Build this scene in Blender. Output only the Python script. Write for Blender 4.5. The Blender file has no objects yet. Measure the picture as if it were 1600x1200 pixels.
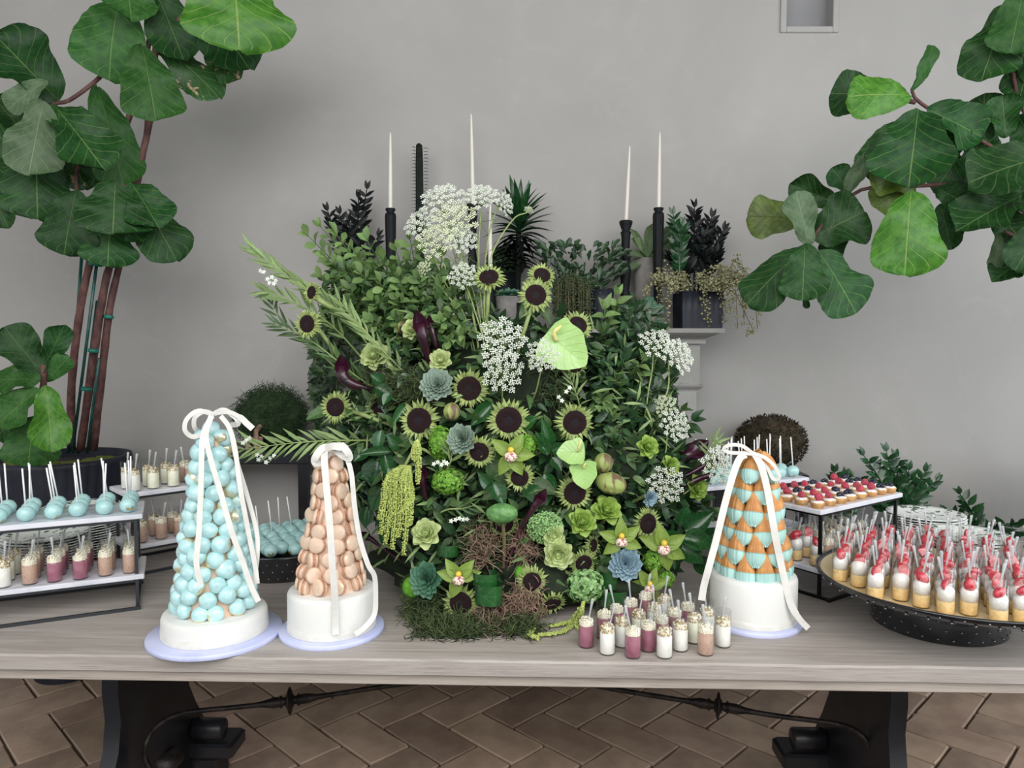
import bpy, math, random
from mathutils import Vector, Matrix, noise
R = random.Random(7)
PI = math.pi
scene = bpy.context.scene
COL = scene.collection

# ---------------------------------------------------------------- camera, world, lights, exposure
F, CX, CY, CZ = 1150.0, 800.0, 600.0, 1.45
PITCH = math.atan((600-538)/F)
cam_d = bpy.data.cameras.new('camera'); cam = bpy.data.objects.new('camera', cam_d); COL.objects.link(cam)
cam.location = (0, 0, CZ); cam.rotation_euler = (PI/2-PITCH, 0, 0)
cam_d.sensor_width = 36; cam_d.lens = F/1600*36; cam_d.clip_start = .05
scene.camera = cam
w = bpy.data.worlds.new('world'); scene.world = w; w.use_nodes = True
w.node_tree.nodes['Background'].inputs[0].default_value = (.95, .975, 1, 1)
w.node_tree.nodes['Background'].inputs[1].default_value = .60
def area(name, loc, target, sx, sy, power, col=(1, 1, 1)):
    d = bpy.data.lights.new(name, 'AREA'); d.shape = 'RECTANGLE'; d.size = sx; d.size_y = sy; d.energy = power; d.color = col
    o = bpy.data.objects.new(name, d); COL.objects.link(o); o.location = loc
    o.rotation_euler = (Vector(target)-Vector(loc)).to_track_quat('-Z', 'Y').to_euler(); return o
area('daylight_front', (.3, -.8, 3.2), (0, 2.0, .76), 6.5, 2.8, 178, (1, .995, .98))
area('daylight_right', (4.6, .6, 2.3), (1.2, 2.9, 1.0), 1.6, 2.2, 46, (.84, .92, 1))
vs = scene.view_settings
vs.view_transform = 'Standard'; vs.look = 'None'; vs.gamma = 1; vs.use_curve_mapping = False; vs.exposure = 0.36

# ---------------------------------------------------------------- picture to place helpers
def P(px, py, D):
    """world point seen at (px,py) at distance D along the floor's +Y"""
    a = (px-CX)/F; b = (CY-py)/F
    dy = math.cos(PITCH)+b*math.sin(PITCH); dz = -math.sin(PITCH)+b*math.cos(PITCH)
    k = D/dy
    return Vector((a*k, D, CZ+dz*k))
def PZ(px, py, z):
    a = (px-CX)/F; b = (CY-py)/F
    dy = math.cos(PITCH)+b*math.sin(PITCH); dz = -math.sin(PITCH)+b*math.cos(PITCH)
    k = (z-CZ)/dz
    return Vector((a*k, dy*k, z))
TZ = .76      # table top height
def lin(c):
    if isinstance(c, str):
        c = tuple(int(c[i:i+2], 16)/255 for i in (0, 2, 4))
    return tuple((x/12.92 if x <= .04045 else ((x+.055)/1.055)**2.4) for x in c)+(1,)

# ---------------------------------------------------------------- materials
class NT:
    def __init__(s, m):
        m.use_nodes = True; s.t = m.node_tree; s.t.nodes.clear()
    def n(s, typ, **kw):
        nd = s.t.nodes.new(typ)
        for k, v in kw.items():
            if k[0] == 'i' and k[1:].isdigit():
                if isinstance(v, bpy.types.NodeSocket): s.t.links.new(v, nd.inputs[int(k[1:])])
                else: nd.inputs[int(k[1:])].default_value = v
            else: setattr(nd, k, v)
        return nd
    def math(s, op, a, b=0.0, c=0.0, clamp=False):
        return s.n('ShaderNodeMath', operation=op, i0=a, i1=b, i2=c, use_clamp=clamp).outputs[0]
    def mix(s, f, a, b):
        nd = s.t.nodes.new('ShaderNodeMix'); nd.data_type = 'RGBA'
        for i, v in ((0, f), (6, a), (7, b)):
            if isinstance(v, bpy.types.NodeSocket): s.t.links.new(v, nd.inputs[i])
            else: nd.inputs[i].default_value = v
        return nd.outputs[2]
    def ramp(s, f, lo, hi):
        nd = s.n('ShaderNodeMapRange', interpolation_type='SMOOTHSTEP'); s.t.links.new(f, nd.inputs[0])
        nd.inputs[1].default_value = lo; nd.inputs[2].default_value = hi; return nd.outputs[0]
    def noise(s, scale, detail=3, vec=None, rough=.55, dist=0):
        nd = s.n('ShaderNodeTexNoise'); nd.inputs['Scale'].default_value = scale; nd.inputs['Detail'].default_value = detail
        nd.inputs['Roughness'].default_value = rough; nd.inputs['Distortion'].default_value = dist
        if vec: s.t.links.new(vec, nd.inputs['Vector'])
        return nd.outputs[0]
    def coord(s, scale=(1, 1, 1), which='Object', rot=(0, 0, 0)):
        c = s.n('ShaderNodeTexCoord'); mp = s.n('ShaderNodeMapping'); s.t.links.new(c.outputs[which], mp.inputs[0])
        mp.inputs['Scale'].default_value = scale; mp.inputs['Rotation'].default_value = rot
        return mp.outputs[0]
def mat(name, c1, c2=None, scale=20, rough=.5, bump=0, bscale=None, metal=0, rnd=0, transl=0, spec=.5, stretch=(1, 1, 1), island=False, coat=0, sss=0, lo=.35, hi=.65, which='Object', veins=None, detail=3, gold=None, sheen=0):
    m = bpy.data.materials.new(name); N = NT(m)
    out = N.n('ShaderNodeOutputMaterial'); b = N.n('ShaderNodeBsdfPrincipled')
    c1 = lin(c1); c2 = lin(c2) if c2 else None
    vec = N.coord(stretch, which)
    col = None
    if c2:
        col = N.mix(N.ramp(N.noise(scale, detail, vec), lo, hi), c1, c2)
    ht = None
    if veins:
        uv = N.n('ShaderNodeTexCoord').outputs['UV']; sp = N.n('ShaderNodeSeparateXYZ', i0=uv)
        av = N.math('ABSOLUTE', N.math('MULTIPLY_ADD', sp.outputs[1], 2, -1))
        mid = N.math('SUBTRACT', 1, N.ramp(av, .008, .032))
        t = N.math('SUBTRACT', N.math('MULTIPLY', sp.outputs[0], veins[1]), N.math('MULTIPLY', N.math('POWER', av, .8), veins[2]))
        fr = N.math('ABSOLUTE', N.math('SUBTRACT', N.math('FRACT', t), .5))
        side = N.math('MULTIPLY', N.math('SUBTRACT', 1, N.ramp(fr, .015, .07)), .6)
        msk = N.math('MAXIMUM', mid, side)
        col = N.mix(N.math('MULTIPLY', msk, veins[3]), col if col else c1, lin(veins[0]))
        ht = N.math('MULTIPLY', msk, -1)
    if gold:
        gm = N.ramp(N.noise(gold[1], 2, vec), gold[2], gold[2]+.12)
        oi = N.n('ShaderNodeObjectInfo').outputs['Random']
        gm = N.math('MULTIPLY', gm, N.ramp(oi, gold[3], gold[3]+.05))
        col = N.mix(gm, col if col else c1, lin(gold[0]))
        N.t.links.new(N.math('MULTIPLY', gm, .55), b.inputs['Metallic']); 
        N.t.links.new(N.math('MULTIPLY_ADD', gm, .3-rough, rough), b.inputs['Roughness'])
    if rnd:
        oi = N.n('ShaderNodeObjectInfo').outputs['Random']
        if island:
            oi = N.math('FRACT', N.math('ADD', oi, N.n('ShaderNodeNewGeometry').outputs['Random Per Island']))
        hs = N.n('ShaderNodeHueSaturation')
        N.t.links.new(N.math('MULTIPLY_ADD', oi, rnd*2, 1-rnd), hs.inputs['Value'])
        N.t.links.new(N.math('MULTIPLY_ADD', N.math('FRACT', N.math('MULTIPLY', oi, 7.3)), rnd*.06, .5-rnd*.03), hs.inputs['Hue'])
        if col: N.t.links.new(col, hs.inputs['Color'])
        else: hs.inputs['Color'].default_value = c1
        col = hs.outputs[0]
    if col: N.t.links.new(col, b.inputs['Base Color'])
    else: b.inputs['Base Color'].default_value = c1
    if not gold:
        b.inputs['Roughness'].default_value = rough; b.inputs['Metallic'].default_value = metal
    b.inputs['Specular IOR Level'].default_value = spec
    b.inputs['Coat Weight'].default_value = coat
    if sheen: b.inputs['Sheen Weight'].default_value = sheen
    if sss:
        b.inputs['Subsurface Weight'].default_value = sss; b.inputs['Subsurface Radius'].default_value = (.02, .012, .008); b.inputs['Subsurface Scale'].default_value = .5
    if bump:
        bp = N.n('ShaderNodeBump'); bp.inputs['Strength'].default_value = bump; bp.inputs['Distance'].default_value = .004
        h = N.noise(bscale or scale*2, 4, vec)
        if ht is not None: h = N.math('ADD', ht, N.math('MULTIPLY', h, .6))
        N.t.links.new(h, bp.inputs['Height']); N.t.links.new(bp.outputs[0], b.inputs['Normal'])
    sh = b.outputs[0]
    if transl:
        tr = N.n('ShaderNodeBsdfTranslucent')
        if col: N.t.links.new(col, tr.inputs[0])
        else: tr.inputs[0].default_value = c1
        mx = N.n('ShaderNodeMixShader', i0=transl, i1=sh, i2=tr.outputs[0]); sh = mx.outputs[0]
    N.t.links.new(sh, out.inputs[0])
    return m
def glass_mat(name, tint=(1, 1, 1), base=.10):
    m = bpy.data.materials.new(name); N = NT(m)
    out = N.n('ShaderNodeOutputMaterial'); t = N.n('ShaderNodeBsdfTransparent'); t.inputs[0].default_value = tint+(1,)
    g = N.n('ShaderNodeBsdfGlossy'); g.inputs['Roughness'].default_value = .06
    lw = N.n('ShaderNodeLayerWeight'); lw.inputs[0].default_value = .35
    f = N.math('ADD', N.math('MULTIPLY', lw.outputs['Facing'], .34), base, clamp=True)
    mx = N.n('ShaderNodeMixShader', i0=f, i1=t.outputs[0], i2=g.outputs[0]); N.t.links.new(mx.outputs[0], out.inputs[0])
    return m

M = {}
def wall_mat():
    m = bpy.data.materials.new('plaster'); N = NT(m); out = N.n('ShaderNodeOutputMaterial'); b = N.n('ShaderNodeBsdfPrincipled')
    v = N.coord()
    a = N.ramp(N.noise(.9, 5, v, .6, .4), .3, .7)
    c = N.mix(a, lin('a4a29f'), lin('adaba8'))
    c = N.mix(N.math('MULTIPLY', N.ramp(N.noise(5, 7, v, .7, 1.2), .5, .72), .3), c, lin('b7b5b2'))
    N.t.links.new(c, b.inputs['Base Color']); b.inputs['Roughness'].default_value = .75; b.inputs['Specular IOR Level'].default_value = .3
    bp = N.n('ShaderNodeBump'); bp.inputs['Strength'].default_value = .12; bp.inputs['Distance'].default_value = .01
    N.t.links.new(N.noise(4, 8, v, .6, 1.0), bp.inputs['Height']); N.t.links.new(bp.outputs[0], b.inputs['Normal'])
    N.t.links.new(b.outputs[0], out.inputs[0]); return m
def wood_mat(name, c1, c2, c3, rough=.5):
    m = bpy.data.materials.new(name); N = NT(m); out = N.n('ShaderNodeOutputMaterial'); b = N.n('ShaderNodeBsdfPrincipled')
    v = N.coord((1.2, 26, 26)); v2 = N.coord((5, 160, 160)); v3 = N.coord((1, 7, 7))
    a = N.ramp(N.noise(2.2, 6, v, .65, .6), .3, .7)
    c = N.mix(a, lin(c1), lin(c2))
    f = N.noise(2, 4, v2, .7)
    c = N.mix(N.math('MULTIPLY', N.ramp(f, .5, .7), .55), c, lin(c3))
    c = N.mix(N.math('MULTIPLY', N.ramp(N.noise(1.5, 4, v3), .45, .7), .5), c, lin(c2))
    N.t.links.new(c, b.inputs['Base Color']); b.inputs['Roughness'].default_value = rough
    bp = N.n('ShaderNodeBump'); bp.inputs['Strength'].default_value = .35; bp.inputs['Distance'].default_value = .002
    N.t.links.new(f, bp.inputs['Height']); N.t.links.new(bp.outputs[0], b.inputs['Normal'])
    N.t.links.new(b.outputs[0], out.inputs[0]); return m
def plate_mat():
    m = bpy.data.materials.new('patterned_china'); N = NT(m); out = N.n('ShaderNodeOutputMaterial'); b = N.n('ShaderNodeBsdfPrincipled')
    v = N.coord((1, 1, 0))
    vo = N.n('ShaderNodeTexVoronoi'); vo.inputs['Scale'].default_value = 60; N.t.links.new(v, vo.inputs['Vector'])
    leaf = N.math('SUBTRACT', 1, N.ramp(vo.outputs['Distance'], .42, .48))
    big = N.ramp(N.noise(24, 2, v, .5, 1.5), .47, .50)
    fine = N.ramp(N.noise(120, 2, v), .42, .5)
    msk = N.math('MULTIPLY', leaf, big)
    geo = N.n('ShaderNodeNewGeometry'); up = N.n('ShaderNodeSeparateXYZ', i0=geo.outputs['Normal']).outputs[2]
    msk = N.math('MULTIPLY', msk, N.ramp(up, .3, .6))
    c = N.mix(msk, lin('eef2ee'), lin('3c5a40'))
    N.t.links.new(c, b.inputs['Base Color']); b.inputs['Roughness'].default_value = .15
    N.t.links.new(b.outputs[0], out.inputs[0]); return m
M['wall'] = wall_mat()
M['unseen_ceiling'] = mat('unseen_ceiling_dark', '6b6259', '5c544c', 2, .8)  # kept dark so the added ceiling bounces little light
M['stone'] = mat('mantel_stone', '9b9a97', 'a3a29f', 9, .8, .3, 90)
M['grout'] = mat('grout', '4f463e', '5e544a', 30, .9, .5, 90)
M['tile'] = mat('terracotta_tile', 'a38b79', 'b9a18d', 7, .42, .35, 45, rnd=.22, detail=6)
M['wood'] = wood_mat('greyed_oak', '968d86', 'afa8a2', '79716c')
M['apron'] = wood_mat('greyed_oak_apron', 'a0958b', 'b3a99f', '83786f')
M['blackwood'] = mat('black_painted_wood', '17181c', '24262c', 6, .35, .1, 60)
M['iron'] = mat('wrought_iron', '1d1b1c', '3a3330', 25, .5, .4, 120, metal=.6)
M['marble'] = mat('marble', 'dfe0e8', 'bfc3cd', 9, .25, stretch=(1, 3, 1), lo=.45, hi=.75, detail=7)
M['blackmetal'] = mat('black_metal', '1b1c1f', rough=.4, metal=.5)
M['greymetal'] = mat('dark_grey_metal', '3f4246', rough=.4, metal=.5)
M['fondant'] = mat('white_fondant', 'e6e6e3', 'dfdfdb', 5, .5, sss=.1)
M['board'] = mat('pale_blue_foil_board', 'ccd1f0', 'bfc5ea', 12, .3, .3, 60)
M['satin'] = mat('white_satin', 'dddbd5', 'd2d1cb', 30, .3, sheen=.5)
M['mint'] = mat('mint_glaze', 'b0dcdf', 'c4e7e7', 60, .28, .06, 50, rnd=.06, gold=('e0d8b4', 16, .50, .42), coat=.4)
M['mintplain'] = mat('mint_coating', 'b2dad9', 'a4d0cf', 50, .35, .1, 40, rnd=.05, gold=('b89c52', 40, .58, .55), coat=.3)
M['choux'] = mat('baked_choux', 'c9935c', 'b67d46', 50, .6, .4, 80)
M['cone'] = mat('nougat_cone', 'e6c9b4', 'd8b69c', 40, .6)
M['macaron'] = mat('macaron_shell', 'dcbea6', 'e6cdb6', 40, .42, .05, 200, rnd=.07, gold=('e6cfa6', 30, .56, .5))
M['macfoot'] = mat('macaron_filling', 'cb9a7e', 'dcb297', 160, .8, .6, 260)
M['madeleine'] = mat('golden_madeleine', 'c4874c', 'd6a062', 60, .6, .3, 150, rnd=.08)
M['stick'] = mat('white_paper_stick', 'f2f2f2', rough=.5)
M['pearl'] = mat('cream_pearl', 'e6dfc6', 'efe9d6', 300, .3, coat=.3)
M['goldpearl'] = mat('gold_pearl', 'a5895a', 'c4ab78', 300, .3, metal=.5)
M['m_pink'] = mat('berry_mousse', '94566a', 'a06474', 60, .6)
M['m_white'] = mat('vanilla_mousse', 'ecebe4', 'e4e3da', 60, .6)
M['m_cream'] = mat('pale_lemon_mousse', 'e6e5cc', 'eeedd9', 60, .6)
M['m_tan'] = mat('speckled_caramel_mousse', 'bd9c88', '9c7a68', 260, .6, lo=.5, hi=.75)
M['m_cake'] = mat('custard_layer', 'e6c88e', 'd9b477', 120, .7)
M['whip'] = mat('whipped_cream', 'f3f1ee', 'e9e6e0', 90, .6, .4, 110)
M['straw'] = mat('strawberry_skin', 'b42a36', 'cc4450', 90, .25, .3, 200, coat=.4, rnd=.1)
M['strawin'] = mat('strawberry_flesh', 'e59a9c', 'd86068', 60, .35, coat=.3)
M['rasp'] = mat('raspberry_red', 'a52c43', 'bf5060', 60, .35, rnd=.15)
M['blue'] = mat('blueberry_skin', '17182a', '2a2c42', 90, .4)
M['crust'] = mat('tart_crust', 'dcb075', 'c8935a', 60, .7, .4, 160)
M['glass'] = glass_mat('clear_cup', (.985, .99, .99), .025)
M['spoon'] = glass_mat('clear_plastic', (.96, .97, .97), .10)
_N = M['spoon'].node_tree; _o = [n for n in _N.nodes if n.type == 'OUTPUT_MATERIAL'][0]; _s = _o.inputs[0].links[0].from_socket
_d = _N.nodes.new('ShaderNodeBsdfDiffuse'); _d.inputs[0].default_value = (.85, .88, .9, 1); _x = _N.nodes.new('ShaderNodeMixShader'); _x.inputs[0].default_value = .30
_N.links.new(_s, _x.inputs[1]); _N.links.new(_d.outputs[0], _x.inputs[2]); _N.links.new(_x.outputs[0], _o.inputs[0])
M['china'] = plate_mat()
M['china_gap_shade'] = mat('plate_underside_shade', '2c332f', rough=.6)  # dark tone paints the shade between stacked plates onto their undersides
M['blackglaze'] = mat('black_glazed_ceramic', '0f1114', '24262a', 18, .22, .2, 50, coat=.5)
M['stud'] = mat('black_stud', '77787c', rough=.2, metal=.9)
M['creamglaze'] = mat('cream_glaze', 'ecdcb4', 'e0c795', 8, .3, coat=.3)
M['candle'] = mat('ivory_wax', 'e6e1d6', rough=.5, sss=.2)
M['wick'] = mat('wick', 'd8d0c0', rough=.9)
M['charcoal'] = mat('charcoal_ceramic', '0d0e11', '14161b', 12, .6, spec=.25, bump=.2, bscale=50)
M['pot'] = mat('blue_black_planter', '1c1f2b', '272b38', 10, .55, .3, 40)
M['greypot'] = mat('grey_concrete', '75736f', '878480', 20, .85, .3, 90)
M['bark'] = mat('reddish_brown_bark', '4e3231', '6e4d47', 30, .8, .7, 60, stretch=(1, 1, .6))
M['stake'] = mat('green_stake', '17453f', '1f5a50', 20, .4)
M['tie'] = mat('green_tie', '0b6e5e', rough=.5)
M['soil'] = mat('soil', '1d1814', rough=1)
FV = ('7f9c5c', 7.0, 2.3, .5)
M['fig1'] = mat('fig_leaf_dark', '1a3f1c', '245022', 9, .5, .5, 24, spec=.3, rnd=.22, transl=.12, veins=FV)
M['fig2'] = mat('fig_leaf_mid', '2b5726', '3a682d', 9, .5, .5, 24, spec=.3, rnd=.15, transl=.18, veins=FV)
M['fig3'] = mat('fig_leaf_bright', '3f7a26', '579233', 9, .42, .5, 24, rnd=.1, transl=.25, veins=('a9c46c', 7, 2.3, .6))
M['fig4'] = mat('fig_leaf_olive', '5e7428', '4c5e24', 7, .5, .5, 24, rnd=.1, transl=.2, veins=('3f4d1e', 7, 2.3, .5))
M['fig5'] = mat('fig_leaf_greyed', '4a6344', '57704d', 9, .55, .4, 24, rnd=.1, transl=.1, veins=('9db389', 7, 2.3, .5))
M['fig6'] = mat('fig_leaf_browned', '2c5526', 'b39a7c', 6, .45, .5, 24, transl=.15, veins=FV, lo=.6, hi=.64)
LV = ('9fb56a', 5, 1.2, .35)
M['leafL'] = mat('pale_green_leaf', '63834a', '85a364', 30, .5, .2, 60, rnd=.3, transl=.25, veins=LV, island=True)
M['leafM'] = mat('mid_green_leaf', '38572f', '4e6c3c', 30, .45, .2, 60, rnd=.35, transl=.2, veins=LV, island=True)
M['leafD'] = mat('dark_green_leaf', '213a24', '30502f', 30, .32, .2, 60, rnd=.4, transl=.12, veins=('4d7440', 5, 1.2, .3), island=True)
M['leafG'] = mat('glossy_green_leaf', '1c4422', '295a2b', 20, .16, .1, 30, rnd=.2, transl=.08, veins=('4f8446', 6, 1.2, .4), coat=.3, island=True)
M['leafN'] = mat('narrow_yellow_green_leaf', '74905a', '8fa56c', 30, .5, rnd=.25, transl=.25, veins=LV, island=True)
M['leafB'] = mat('near_black_leaf', '090c0e', '121718', 30, .4, spec=.25, rnd=.3, island=True)
M['leafZ'] = mat('deep_green_glossy_leaf', '183a20', '254f2b', 30, .25, rnd=.3, island=True, transl=.05)
M['leafK'] = mat('greyish_green_leaf', '5c7250', '6f8560', 12, .5, rnd=.2, transl=.1)
M['leafV'] = mat('striped_leaf', '2e4a30', 'b6bf9c', 9, .4, stretch=(.2, 6, .2), island=True, veins=('c9cdb0', .1, 0, .9))
M['ivy'] = mat('ivy_leaf', '23381f', '344d2b', 30, .5, rnd=.4, island=True)
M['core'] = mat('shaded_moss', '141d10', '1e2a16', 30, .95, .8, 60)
M['moss'] = mat('green_moss', '39482a', '505f36', 60, .95, rnd=.35, island=True)
M['mossD'] = mat('dark_moss', '263d22', '39522f', 60, .95, rnd=.35, island=True)
M['mossB'] = mat('brown_curly_moss', '7d6455', '9c8370', 60, .9, rnd=.3, island=True)
M['mossR'] = mat('brown_green_sprig', '2c2c1c', '423424', 60, .9, rnd=.4, island=True)
M['mossM'] = mat('olive_moss_mound', '59642a', '6d7734', 60, .95, .8, 120)
M['bract'] = mat('sunflower_bract', '8ea455', 'bccb86', 60, .55, rnd=.22, transl=.25, island=True, veins=('c9d78c', .1, 0, .5))
M['disc'] = mat('maroon_flower_disc', '20070c', '3a0d18', 160, .85, 1, 320)
M['disc2'] = mat('blue_black_flower_centre', '14151c', '241a20', 160, .8, .8, 320)
M['stem'] = mat('green_stem', '84995a', '98a86c', 30, .6)
M['stemD'] = mat('dark_green_stem', '4d6536', '5c7742', 30, .6)
M['stemP'] = mat('purple_stem', '3a1c2b', '54293c', 30, .35)
M['stemB'] = mat('brown_stem', '5d5640', '716846', 30, .7)
M['calla'] = mat('black_purple_calla', '250a19', '3a1026', 20, .28, coat=.3)
M['white'] = mat('white_floret', 'f2f5ee', 'dfe8d4', 200, .7, transl=.15)
M['whiteg'] = mat('greenish_floret', 'd6e2b4', 'eef2dc', 200, .7, transl=.15)
M['rose'] = mat('lime_rose_petal', 'bacb84', 'd2dea6', 30, .55, rnd=.1, transl=.25, island=True)
M['rose2'] = mat('green_rose_petal', '8fb048', 'a9c566', 30, .55, rnd=.1, transl=.25, island=True)
M['succ1'] = mat('grey_green_succulent', '768c7c', '93a696', 30, .6, rnd=.12, island=True, veins=('566f66', .1, 0, .2))
M['succ2'] = mat('blue_succulent', '7290a0', '8ea9b4', 30, .6, rnd=.12, island=True)
M['succ3'] = mat('teal_succulent', '3f6e55', '568268', 30, .5, rnd=.15, island=True)
M['anth'] = mat('pale_green_anthurium', '93ba68', 'a3c87a', 14, .25, .5, 50, coat=.2, veins=('b4d092', 6, 2.0, .4))
M['spadix'] = mat('cream_yellow_spadix', 'e0d27a', 'efe4a0', 200, .6, .5, 300)
M['amar'] = mat('yellow_green_amaranthus', 'a9bb5e', 'c3d07c', 120, .9, .8, 260, rnd=.15, island=True)
M['hydr'] = mat('bright_green_hydrangea', '73a83a', '8fc14f', 40, .6, rnd=.25, transl=.25, island=True)
M['sedum'] = mat('sea_green_sedum', '7ba463', '93b87a', 60, .7, rnd=.2, island=True)
M['fluff'] = mat('bright_green_fluff', '4f8f1f', '6bab30', 60, .8, rnd=.3, island=True)
M['pod'] = mat('striped_seed_pod', '9aa860', '6d5844', 34, .55, .3, 60, stretch=(1, 1, .25), lo=.5, hi=.62)
M['lotus'] = mat('green_wrinkled_pod', '4f8045', '6c9a5b', 50, .5, 1, 50)
M['orch'] = mat('green_orchid_petal', '7d9a3e', '95ad55', 20, .45, transl=.25, veins=('7a9a30', .1, 0, .3))
M['lip'] = mat('pink_spotted_orchid_lip', 'f2e3cf', 'b1586a', 160, .5, lo=.5, hi=.6)
M['lipy'] = mat('yellow_orchid_throat', 'e2c34a', rough=.5)
M['cact'] = mat('dark_cactus', '0f1612', '18211a', 30, .7, spec=.2)
M['berry'] = mat('pale_trailing_leaf', '8c8a62', 'a5a480', 60, .6, rnd=.3, island=True)
M['pearls'] = mat('green_trailing_beads', '32422b', '4e5d38', 60, .6, rnd=.3, island=True)
M['crystal'] = glass_mat('crystal', (.85, .9, .95), .35)
M['niche'] = mat('niche_grey', '8c8c8e', '858587', 6, .6)

# ---------------------------------------------------------------- mesh building
class MB:
    def __init__(s): s.v = []; s.f = []; s.m = []; s.uv = []
    def add(s, vs, fs, T=None, m=0, uvs=None):
        o = len(s.v)
        if T is not None: vs = [T @ Vector(p) for p in vs]
        s.v.extend([tuple(p) for p in vs]); s.uv.extend(uvs if uvs else [(0, .2)]*len(vs))
        for f in fs: s.f.append(tuple(i+o for i in f)); s.m.append(m)
    def box(s, c, d, T=None, m=0):
        x, y, z = c; a, b, e = d[0]/2, d[1]/2, d[2]/2
        vs = [Vector((x+i*a, y+j*b, z+k*e)) for i in (-1, 1) for j in (-1, 1) for k in (-1, 1)]
        s.add(vs, [(0, 1, 3, 2), (4, 6, 7, 5), (0, 4, 5, 1), (2, 3, 7, 6), (0, 2, 6, 4), (1, 5, 7, 3)], T, m)
    def bbox(s, c, d, bv=.004, T=None, m=0):
        """box with bevelled vertical and top edges"""
        x, y, z = c; a, b, e = d[0]/2, d[1]/2, d[2]/2
        def ring(ax, by, zz, k):
            return [Vector((x+sx*(ax-(k if q else 0)), y+sy*(by-(0 if q else k)), zz)) for sx, sy, q in ((-1, -1, 0), (-1, -1, 1), (1, -1, 1), (1, -1, 0), (1, 1, 0), (1, 1, 1), (-1, 1, 1), (-1, 1, 0))]
        rs = [ring(a-bv, b-bv, z-e, bv), ring(a, b, z-e+bv, bv), ring(a, b, z+e-bv, bv), ring(a-bv, b-bv, z+e, bv)]
        vs = sum(rs, []); fs = [tuple(range(7, -1, -1)), tuple(range(24, 32))]
        for r in range(3):
            for i in range(8):
                j = (i+1) % 8; fs.append((r*8+i, r*8+j, r*8+8+j, r*8+8+i))
        s.add(vs, fs, T, m)
    def tube(s, pts, rad, seg=6, T=None, m=0, cap=True):
        pts = [Vector(p) for p in pts]; n = len(pts)
        if not isinstance(rad, (list, tuple)): rad = [rad]*n
        vs = []; fs = []; up = None
        for i, p in enumerate(pts):
            t = (pts[min(i+1, n-1)]-pts[max(i-1, 0)])
            if t.length < 1e-9: t = Vector((0, 0, 1))
            t.normalize()
            if up is None:
                up = Vector((0, 0, 1)) if abs(t.z) < .9 else Vector((1, 0, 0))
            a = t.cross(up)
            if a.length < 1e-5: a = t.orthogonal()
            a.normalize(); b = a.cross(t); up = b
            for k in range(seg):
                an = 2*PI*k/seg; vs.append(p+(a*math.cos(an)+b*math.sin(an))*rad[i])
        for i in range(n-1):
            for k in range(seg):
                l = (k+1) % seg; fs.append((i*seg+k, i*seg+l, (i+1)*seg+l, (i+1)*seg+k))
        if cap: fs.append(tuple(range(seg-1, -1, -1))); fs.append(tuple((n-1)*seg+k for k in range(seg)))
        s.add(vs, fs, T, m)
    def lathe(s, prof, seg=24, T=None, m=0, rf=None, cap=True):
        vs = []; fs = []
        for i, (r, z) in enumerate(prof):
            for k in range(seg):
                an = 2*PI*k/seg; rr = r*(rf(an, i) if rf else 1); vs.append((rr*math.cos(an), rr*math.sin(an), z))
        for i in range(len(prof)-1):
            for k in range(seg):
                l = (k+1) % seg; fs.append((i*seg+k, i*seg+l, (i+1)*seg+l, (i+1)*seg+k))
        if cap:
            if prof[0][0] > 1e-5: fs.append(tuple(range(seg-1, -1, -1)))
            if prof[-1][0] > 1e-5: fs.append(tuple((len(prof)-1)*seg+k for k in range(seg)))
        s.add(vs, fs, T, m)
    def ico(s, c, r, sub=0, sc=(1, 1, 1), T=None, m=0, disp=0, seed=0, freq=1.5):
        V, Fc = ICO[sub]; vs = []
        for p in V:
            k = r
            if disp: k = r*(1+disp*noise.noise(Vector(p)*freq+Vector((seed*3.7, seed, 1.3))))
            vs.append(Vector((c[0]+p[0]*k*sc[0], c[1]+p[1]*k*sc[1], c[2]+p[2]*k*sc[2])))
        s.add(vs, Fc, T, m)
    def leaf(s, T, L, W, wf, nu=5, nv=1, cup=.15, droop=.15, wave=0, ph=0, m=0, ripple=0):
        vs = []; uv = []; fs = []; c = 2*nv+1
        for i in range(nu+1):
            u = i/nu
            for j in range(-nv, nv+1):
                v = j/nv; ww = W/2*wf(u)
                z = cup*W*abs(v)**1.5*wf(u) - droop*L*u*u + (wave*W*math.sin(11*u+ph+(1.5 if v > 0 else 0))*abs(v) if wave else 0)
                y = ww*v*(1+(.06*math.sin(13*u+ph*2+v) if wave else 0))
                if ripple: z += ripple*math.sin(2*PI*(u*7-2.3*abs(v)**.8))*W*min(1, abs(v)*2.5)
                vs.append((L*u, y, z)); uv.append((u, v*.5+.5))
        for i in range(nu):
            for j in range(c-1):
                fs.append((i*c+j, (i+1)*c+j, (i+1)*c+j+1, i*c+j+1))
        s.add(vs, fs, T, m, uv)
    def strip(s, pts, wid, hint=(0, -1, 0), T=None, m=0, th=.0005):
        """a thin ribbon with a little thickness"""
        pts = [Vector(p) for p in pts]; n = len(pts); vs = []; fs = []; h = Vector(hint)
        if not isinstance(wid, (list, tuple)): wid = [wid]*n
        for i, p in enumerate(pts):
            t = (pts[min(i+1, n-1)]-pts[max(i-1, 0)]).normalized(); a = t.cross(h)
            if a.length < .05: a = t.orthogonal()
            a.normalize(); nn = a.cross(t)*th
            vs += [p-a*wid[i]/2+nn, p+a*wid[i]/2+nn, p+a*wid[i]/2-nn, p-a*wid[i]/2-nn]
        for i in range(n-1):
            for k in range(4):
                l = (k+1) % 4; fs.append((i*4+k, i*4+l, i*4+4+l, i*4+4+k))
        fs += [(0, 3, 2, 1), ((n-1)*4, (n-1)*4+1, (n-1)*4+2, (n-1)*4+3)]
        s.add(vs, fs, T, m)
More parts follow.
